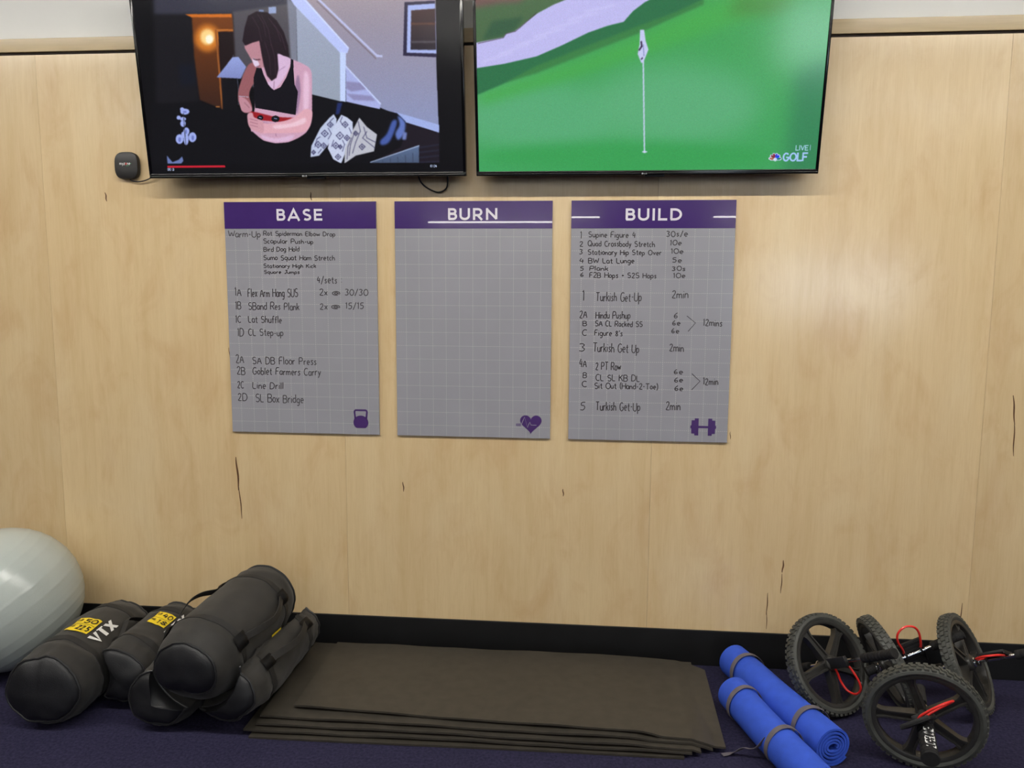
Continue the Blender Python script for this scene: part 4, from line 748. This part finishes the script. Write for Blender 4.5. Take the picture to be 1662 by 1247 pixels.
    # printed labels wrap round the cloth
    for (kind, s0, s1, p0, p1, words) in (labels or []):
        if kind == 'yellow':
            y = patch('weight_label', s0, s1, p0, p1, .0034, M_yellow, 10, 12); y['label'] = 'yellow weight label'
            R = (r0+r1)/2
            def f(x, z, s0=s0, s1=s1, p0=p0, p1=p1): return point(s0+z*(s1-s0), p0+x*(p1-p0), .0050)
            bm = bmesh.new(); Wd = 1.0
            ribbon(bm, [(.02+.96*i/10, .5) for i in range(11)], .02, f, mitre=False)
            for row, (u, num) in enumerate(words):
                z0 = .62 if row == 0 else .12
                write(bm, u, .08, z0+.10, .26, .14, .03, f); write(bm, num, .40, z0, .92, .27, .055, f)
            fin('weight_print', bm, M_ink, y, smooth=False)
        else:
            bm = bmesh.new()
            def f(x, z, s0=s0, s1=s1, p0=p0, p1=p1): return point(s0+x*(s1-s0), p1+z*(p0-p1), .0050)
            write(bm, words, 0, 0, 1, 1, .13, f, gap=1.6); fin('white_lettering', bm, M_white, t, smooth=False)
    return t
def pusher(n, f, r):
    """pushes cloth of a lower bag out of the way of the bag lying on it"""
    n, f = Vector(n), Vector(f); a = f-n; LL = a.length_squared
    def g(p, off):
        u = min(max((p-n).dot(a)/LL, -.08), 1.08); q = n+a*u; d = p-q; l = d.length; rr = r-max(0, min(off, .006))*.9
        return q+d*(rr/l) if l < rr and l > 1e-5 else p
    return g
CN, CF = (-.848, -.72, .236), (-.792, -.19, .298)
AN, AF = (-1.366, -.70, .130), (-1.412, -.16, .125)
BN, BF = (-1.192, -.55, .118), (-1.186, -.13, .130)
DN_, DF_ = (-.975, -.67, .110), (-.970, -.10, .110)
sandbag((-1.366, -.70, .130), (-1.412, -.16, .125), .138, .120, 'black sandbag with yellow label, farthest left, next to the silver ball', 1.3, 0, handles=('l95',),
        labels=[('yellow', .175, .29, -.18, .40, (('LB', '50'), ('KG', '22.5'))), ('w', .165, .32, .50, .78, 'VTX')])
sandbag(BN, BF, .113, .100, 'black sandbag with yellow label, second from the silver ball', 2.7, 0, handles=('l62',), push=(pusher(AN, AF, .158),),
        labels=[('yellow', .20, .295, -.05, .58, (('LB', '40'), ('KG', '18'))), ('w', .19, .32, .68, .98, 'VTX')])
sandbag(DN_, DF_, .115, .110, 'black sandbag lying under the top bag, its round end facing the room', 3.9, 0, push=(pusher(CN, CF, .160), pusher(BN, BF, .146)), handles=('l100',))
sandbag((-.742, -.67, .140), (-.690, -.15, .155), .113, .102, 'crumpled black sandbag lying on the left end of the black mats', 5.2, 0, floor=lambda p: .002+.069*max(0, min(1, (p.x+.735)/.055)), push=(pusher(CN, CF, .160), pusher(DN_, DF_, .130)), handles=('r55',),
        labels=[('yellow', .22, .29, -.25, .15, (('LB', '30'), ('KG', '14')))])
sandbag(CN, CF, .142, .130, 'big black sandbag lying on top of the pile, with webbing handles', 6.4, 0, floor=.03, handles=('l62', 'r66'), tuck=.62, drop=.26, rough=.5)

# ------------------------------------------------------------------ stack of black mats
BELOW = []          # height fields of the sheets already laid
def mat_sheet(x0, x1, y0, y1, z, th, label, seed, droop=None, skew=0, mod='foam_mat', bent=0):
    t = bpy.data.meshes.new(mod); bm = bmesh.new(); nx, ny = 160, 36; top = []
    def Z(x, y):
        w = .0012*math.sin(x*9+seed)+.0010*math.sin(x*23+seed*2+y*5)
        return z+w*(1 if z > .01 else 0)
    def P(i, j, dz):
        x = x0+(x1-x0)*i/nx; y = y0+(y1-y0)*j/ny
        y += .004*math.sin(x*3.1+seed)*(1-j/ny)+skew*(x-(x0+x1)/2)*(1-j/ny)
        if x > .80 and bent: y = y0+(y-y0)*(1-.13*((x-.80)/.12)**1.5)
        rc = .022
        dx = max(0, rc-min(x-x0, x1-x)); dy = max(0, rc-min(y-y0, y1-y)) if 0 else 0
        zz = Z(x, y)
        if droop: zz = droop(x, y, zz)
        for (a0, a1, b0, b1, g) in BELOW:
            ex = max(0, a0-x, x-a1, b0-y, y-b1)          # distance outside that sheet; the mat bends down over its edge
            if ex < .05: zz = max(zz, g(x, y)+.0022-ex*.3)
        return Vector((x, y, max(zz, .0005)+dz))
    def top_of(x, y):
        zz = Z(x, y)
        if droop: zz = droop(x, y, zz)
        for (a0, a1, b0, b1, g) in lower:
            ex = max(0, a0-x, x-a1, b0-y, y-b1)
            if ex < .05: zz = max(zz, g(x, y)+.0022-ex*.3)
        return max(zz, .0005)+th
    lower = list(BELOW)
    A = [[bm.verts.new(P(i, j, th)) for j in range(ny+1)] for i in range(nx+1)]
    B = [[bm.verts.new(P(i, j, 0)) for j in range(ny+1)] for i in range(nx+1)]
    for i in range(nx):
        for j in range(ny):
            bm.faces.new((A[i][j], A[i+1][j], A[i+1][j+1], A[i][j+1])); bm.faces.new((B[i][j], B[i][j+1], B[i+1][j+1], B[i+1][j]))
    for i in range(nx):
        bm.faces.new((A[i][0], B[i][0], B[i+1][0], A[i+1][0])); bm.faces.new((A[i][ny], A[i+1][ny], B[i+1][ny], B[i][ny]))
    for j in range(ny):
        bm.faces.new((A[0][j], A[0][j+1], B[0][j+1], B[0][j])); bm.faces.new((A[nx][j], B[nx][j], B[nx][j+1], A[nx][j+1]))
    BELOW.append((x0-.004, x1+.004, y0-.015, y1+.004, top_of))
    be = [e for e in bm.edges if e.is_boundary or (len(e.link_faces) == 2 and e.calc_face_angle(0) > 1.2)]
    bmesh.ops.bevel(bm, geom=be, offset=.0027, segments=2, profile=.5, affect='EDGES')
    o = fin(mod, bm, M_rubber, None, angle=50)
    return tag(o, label, 'mat', 'black foam mats in the stack')
def dr(level, xs):
    def g(x, y, z):
        # the free right-hand end sinks to the level below, most at its front corner
        k = max(0, (x-xs)/.22); k = min(k, 1); fr = max(0, min(1, (-y-.08)/.5))
        return z-(z-level)*(k*k*(3-2*k))*(.25+.75*fr)
    return g
mat_sheet(-.66, .775, -.678, -.075, .0008, .0068, 'lowest black mat of the stack, lying on the navy carpet', .3, skew=.012)
mat_sheet(-.685, .80, -.664, -.07, .0145, .0068, 'second black mat from the bottom of the stack', 1.4, dr(.0125, .70), skew=.010)
mat_sheet(-.65, .83, -.652, -.068, .0285, .0068, 'middle black mat of the stack', 2.2, dr(.0145, .60), skew=.004)
mat_sheet(-.645, .87, -.630, -.065, .0425, .0068, 'second black mat from the top of the stack', 3.1, dr(.0055, .60), skew=.002)
mat_sheet(-.545, .912, -.602, -.085, .0565, .0068, 'topmost black mat of the stack, its front right corner sagging', 4.6, dr(.0185, .62), skew=-.035, bent=1)

# ------------------------------------------------------------------ rolled blue mats
def roll(far, near, R, label, seed, squash=1.0, straps=(.16, .80), tail=None, start=200):
    far, near = Vector(far), Vector(near); a = (near-far); L = a.length; a.normalize()
    mw = Matrix((a.cross(Vector((0, 0, 1))).normalized()*-1, Vector((0, 0, 1)), a)).transposed().to_4x4()
    # local: x sideways, y up, z along the roll, far end at 0
    t = thing('rolled_mat', label, 'exercise mat', Matrix.Translation((far.x, far.y, 0)) @ mw, 'blue foam mats rolled up on the floor')
    th = .0075; pitch = .0092; turns = (R-.020)/pitch; n = int(turns*30)
    def c(i, off):
        a_ = i/n*turns*2*PI; r = R-pitch*(1-i/n)*turns-th/2+off; an = a_-turns*2*PI+math.radians(start)
        k = i/n; sx, sy = 1.0, (.62+.38*min(1, k*1.3))          # the core is pressed flat
        return (r*math.cos(an)*sx, R+r*math.sin(an)*sy*squash-(.0)*(1-k))
    # folded tongue in the core
    inner = [(-.016, R+.002), (.0, R-.003), (.012, R+.004)]
    outl = [c(i, th/2) for i in range(n+1)]+[c(i, -th/2) for i in range(n, -1, -1)]
    bm = bmesh.new(); rings = []
    NL = 14
    for k in range(NL+1):
        z = L*k/NL; rings.append([bm.verts.new((x+.002*math.sin(z*9+seed), y+.0015*math.sin(z*13+seed)*(y/(2*R)), z)) for x, y in outl])
    m_ = len(outl)
    for A, B in zip(rings, rings[1:]):
        for i in range(m_): bm.faces.new((A[i], A[(i+1) % m_], B[(i+1) % m_], B[i]))
    h = n+1
    for rg in (rings[0], rings[-1]):
        for i in range(n): bm.faces.new((rg[i], rg[i+1], rg[m_-2-i], rg[m_-1-i]))
    for v in bm.verts: v.co.y = max(v.co.y, .0006)
    fin('foam_roll', bm, M_blue, t, angle=50)
    # the flattened inner fold seen in the open end
    bm = bmesh.new(); path = smooth_path([(-.012, R+.004, 0), (-.003, R+.006, 0), (.007, R+.001, 0), (.004, R-.005, 0), (-.006, R-.004, 0)], 5)
    ln = [(p.x, p.y) for p in path]; A = []
    for z in (.002, L-.002): 
        A.append([bm.verts.new((x, y, z)) for x, y in ln])
    for i in range(len(ln)-1): bm.faces.new((A[0][i], A[0][i+1], A[1][i+1], A[1][i]))
    bmesh.ops.solidify(bm, geom=bm.faces[:], thickness=.0045); fin('inner_fold', bm, M_blue, t)
    for q in straps:
        bm = bmesh.new(); z = L*q; NP = 48
        path = [Vector((( R+.0022)*math.cos(w), max(.0016, R+(R+.0022)*math.sin(w)*squash), z+.004*math.sin(w*2+seed))) for w in [2*PI*j/NP for j in range(NP)]]
        sweep(bm, path, .021, .0024, 10, up=lambda i, p: (p-Vector((0, R, p.z))).normalized(), closed=True, power=4)
        fin('elastic_strap', bm, M_greystrap, t)
    return t
roll((1.030, -.085, 0), (1.238, -.655, 0), .066, 'blue rolled foam mat next to the black wheels, spiral end showing', 1.0, start=-40)
r2_ = roll((.985, -.335, 0), (1.165, -.93, 0), .062, 'blue rolled foam mat next to the black mats, running off the bottom', 2.0, straps=(.13, .545), start=250)
# loose end of its second strap, lying on the carpet
bm = bmesh.new(); iw = r2_.matrix_world.inverted()
pts = [(1.09, -.655, .10), (1.045, -.655, .072), (1.005, -.64, .045), (.975, -.625, .030), (.955, -.61, .012), (.935, -.60, .006), (.905, -.605, .004)]
pts = [(1.03, -.655, .085), (1.005, -.652, .05), (.985, -.645, .038), (.965, -.635, .034), (.945, -.628, .016), (.925, -.625, .006), (.90, -.632, .004)]
bm = bmesh.new(); path = smooth_path([iw @ Vector(p) for p in pts], 5); sweep(bm, path, .021, .0024, 10, up=tuple(iw.to_3x3() @ Vector((.35, .25, .9))), power=4)
fin('strap_tail', bm, M_greystrap, r2_)['label'] = 'loose grey end of the elastic strap lying on the carpet'

# ------------------------------------------------------------------ wheels with foot pedals and hand grips
RW = .178
def tyre_mesh():
    bm = bmesh.new()
    lathe(bm, [(-.012, .147), (-.019, .152), (-.0225, .160), (-.020, .168), (-.012, .1725), (0, .1735), (.012, .1725), (.020, .168), (.0225, .160), (.019, .152), (.012, .147), (0, .146), (-.012, .147)], 80, 'x')
    for k in range(52):
        for row in (-1, 0, 1):
            a = 2*PI*(k+.5*(row != 0))/52; w = .0075 if row else .0085
            b2 = bmesh.new(); x0, x1 = ((-.006, .006) if row == 0 else ((.0085, .0185) if row > 0 else (-.0185, -.0085)))
            box(b2, x0, x1, -w/1.2, w/1.2, .1665, .1775 if row == 0 else .1755)
            for v in b2.verts: v.co.y += (v.co.x)*.25*(1 if row >= 0 else -1)
            bmesh.ops.transform(b2, matrix=Matrix.Rotation(a, 4, 'X'), verts=b2.verts)
            me = bpy.data.meshes.new('t'); b2.to_mesh(me); b2.free(); bm.from_mesh(me); bpy.data.meshes.remove(me)
    return bm
def rim_mesh(spoke0):
    bm = bmesh.new()
    lathe(bm, [(-.016, .137), (-.0185, .141), (-.0185, .150), (-.013, .1525), (.013, .1525), (.0185, .150), (.0185, .141), (.016, .137), (.004, .135), (-.004, .135), (-.016, .137)], 80, 'x')
    lathe(bm, [(-.026, 0), (-.026, .020), (-.022, .026), (-.012, .029), (.012, .029), (.022, .026), (.026, .020), (.026, 0)], 32, 'x')
    for k in range(5):
        a = math.radians(spoke0)+2*PI*k/5
        b2 = bmesh.new(); n = 12; R_ = []
        for i in range(n+1):
            r = .022+(.140-.022)*i/n; u = i/n
            w = .0125+.0035*(1-u)**2+.011*max(0, (u-.72)/.28)**2; t = .011+.004*(1-u)
            g = t*.45
            sec = [(-t, -w), (-t, -w*.62), (-g, -w*.5), (-g, w*.5), (-t, w*.62), (-t, w), (t, w), (t, w*.62), (g, w*.5), (g, -w*.5), (t, -w*.62), (t, -w)]
            R_.append([b2.verts.new((x, y, r)) for x, y in sec])
        for A, B in zip(R_, R_[1:]):
            for j in range(12): b2.faces.new((A[j], A[(j+1) % 12], B[(j+1) % 12], B[j]))
        b2.faces.new(R_[0]); b2.faces.new(R_[-1])
        bmesh.ops.transform(b2, matrix=Matrix.Rotation(a-PI/2, 4, 'X'), verts=b2.verts)
        me = bpy.data.meshes.new('t'); b2.to_mesh(me); b2.free(); bm.from_mesh(me); bpy.data.meshes.remove(me)
    return bm
TY = None
def wheel(Cn, n, spoke0, phi, label, ll=.22, left_pedal=True, rl=.305, text=False, rp=True, pitch=0, off=-.014, g0_=None, ps=.056, pl=1):
    global TY
    n = Vector(n).normalized(); Z = (Vector((0, 0, 1))-n*n.z).normalized(); Y = Z.cross(n)
    t = thing('exercise_roller', label, 'exercise wheel', Matrix.Translation((Cn[0], Cn[1], 0)), 'black exercise wheels with foot pedals')
    loc = Vector((0, 0, Cn[2])); R3 = Matrix((n, Y, Z)).transposed().to_4x4(); M = Matrix.Translation(loc) @ R3
    def put(name, bm, m, parent=None, angle=35):
        o = fin(name, bm, m, parent or t, angle=angle)
        if parent is None: o.matrix_local = M
        return o
    if TY is None: o = put('tyre', tyre_mesh(), M_tyre); TY = o.data
    else: o = link('tyre', TY, M_tyre, t); o.matrix_local = M
    put('spoked_rim', rim_mesh(spoke0), M_rim)
    for sg, L, ped in ((1, rl, rp), (-1, ll, left_pedal)):
        g0 = .165 if L > .2 else (L*.45)
        if g0_ and sg > 0: g0 = g0_
        bm = bmesh.new(); lathe(bm, [(sg*.02, 0), (sg*.02, .0065), (sg*(g0+.01), .0065), (sg*(g0+.01), 0)], 20, 'x'); put('axle', bm, M_chrome)
        bm = bmesh.new(); lathe(bm, [(sg*.0262, 0), (sg*.0262, .015), (sg*.030, .017), (sg*.034, .0135), (sg*.038, .0135), (sg*.040, .0165), (sg*.045, .0165), (sg*.047, .012), (sg*.047, 0)], 24, 'x'); put('collar', bm, M_chrome)
        bm = bmesh.new(); pr = [(sg*g0, 0), (sg*g0, .013), (sg*(g0+.003), .0155)]
        k = 9
        for i in range(k):
            u0 = g0+.004+(L-g0-.012)*i/k; pr += [(sg*u0, .0158), (sg*(u0+(L-g0-.012)/k*.8), .0162), (sg*(u0+(L-g0-.012)/k*.9), .0148)]
        pr += [(sg*(L-.007), .0160), (sg*(L-.003), .0175), (sg*L, .016), (sg*L, 0)]
        if text and sg > 0: pr = [(x_, r_*1.5) for x_, r_ in pr]
        lathe(bm, pr, 28, 'x'); gr = put('hand_grip', bm, M_grip)
        if ped:
            if phi == 'edge':
                v = (Vector((.44, -3.1, 1.51))-Vector(Cn)).normalized(); ph = math.atan2(v.dot(Z), v.dot(Y))+math.radians(-9)
            else: ph = math.radians(phi+(0 if sg > 0 else 180))
            E = Vector((0, math.cos(ph), math.sin(ph))); Nn = Vector((0, -math.sin(ph), math.cos(ph)))
            F = Matrix.Rotation(math.radians(pitch), 4, E) @ Matrix((Vector((1, 0, 0)), E, Nn)).transposed().to_4x4()
            bm = bmesh.new(); a, b_ = sorted((sg*ps, sg*(ps+.088)))
            box(bm, a, b_, -.052*pl, .042*pl, off-.006, off+.003, bev=.003)
            for i in range(7): box(bm, a+.008, b_-.008, (-.046+i*.0125)*pl, (-.040+i*.0125)*pl, off+.002, off+.0055)
            for x in (a, b_-.005): box(bm, x, x+.005, -.05*pl, .04*pl, off-.004, off+.008, bev=.0015)
            for x in (a+.012, b_-.020): box(bm, x, x+.008, -.010, .010, off, .008, bev=.002)
            bmesh.ops.transform(bm, matrix=F, verts=bm.verts); pd = put('foot_pedal', bm, M_pedal)
            xm = (a+b_)/2; hw = .040
            pts = [(xm-hw*.75, .006, off+.004), (xm-hw*.8, .03, off+.012), (xm-hw, .07, off+.018), (xm-hw*.75, .102, off+.02), (xm, .116, off+.02), (xm+hw*.75, .102, off+.02), (xm+hw, .07, off+.018), (xm+hw*.85, .02, off+.012), (xm+hw*.75, .004, off+.003)]
            bm = bmesh.new(); sweep(bm, [F @ p for p in smooth_path(pts, 6)], .0078, n=10)
            o = fin('foot_strap', bm, M_red, pd); o['label'] = 'red rubber tube loop'
        if text and sg > 0:
            R_ = .0262
            def f(x, z): 
                an = math.radians(84)+z/R_; return Vector((x, R_*math.cos(an), R_*math.sin(an)))
            bm = bmesh.new(); N_ = 30
            ss, W = strokes('LIFELINE', 1.5)
            for s in ss:
                ribbon(bm, [(.176-px/W*.088, (py-3)/6*.027) for px, py in s], .0031, f)
            bmesh.ops.recalc_face_normals(bm, faces=bm.faces); fin('white_lettering', bm, M_white, gr, smooth=False)
    return t
wheel((1.326, -.275, .160), (.46, -.73, .50), 118, -82, 'black spoked exercise wheel beside the blue rolled mats, red loop hanging down', ll=.20, left_pedal=False, ps=.014, pl=.4)
wheel((1.534, -.266, .166), (.91, .07, .40), 20, 95, 'narrowly seen black exercise wheel at the back, between two others, red loop standing up', ll=.08, left_pedal=False, rl=.285)
wheel((1.815, -.240, .168), (.72, -.47, .45), 62, 'edge', 'farthest right black exercise wheel, leaning at the back by the baseboard', ll=.18, left_pedal=False)
wheel((1.508, -.645, .178), (-.28, -.95, -.12), 40, 36, 'big foremost black exercise wheel facing the room, white lettering on its grip', ll=.155, left_pedal=False, rl=.205, text=True, pitch=-34, off=-.012, g0_=.05, ps=.03)
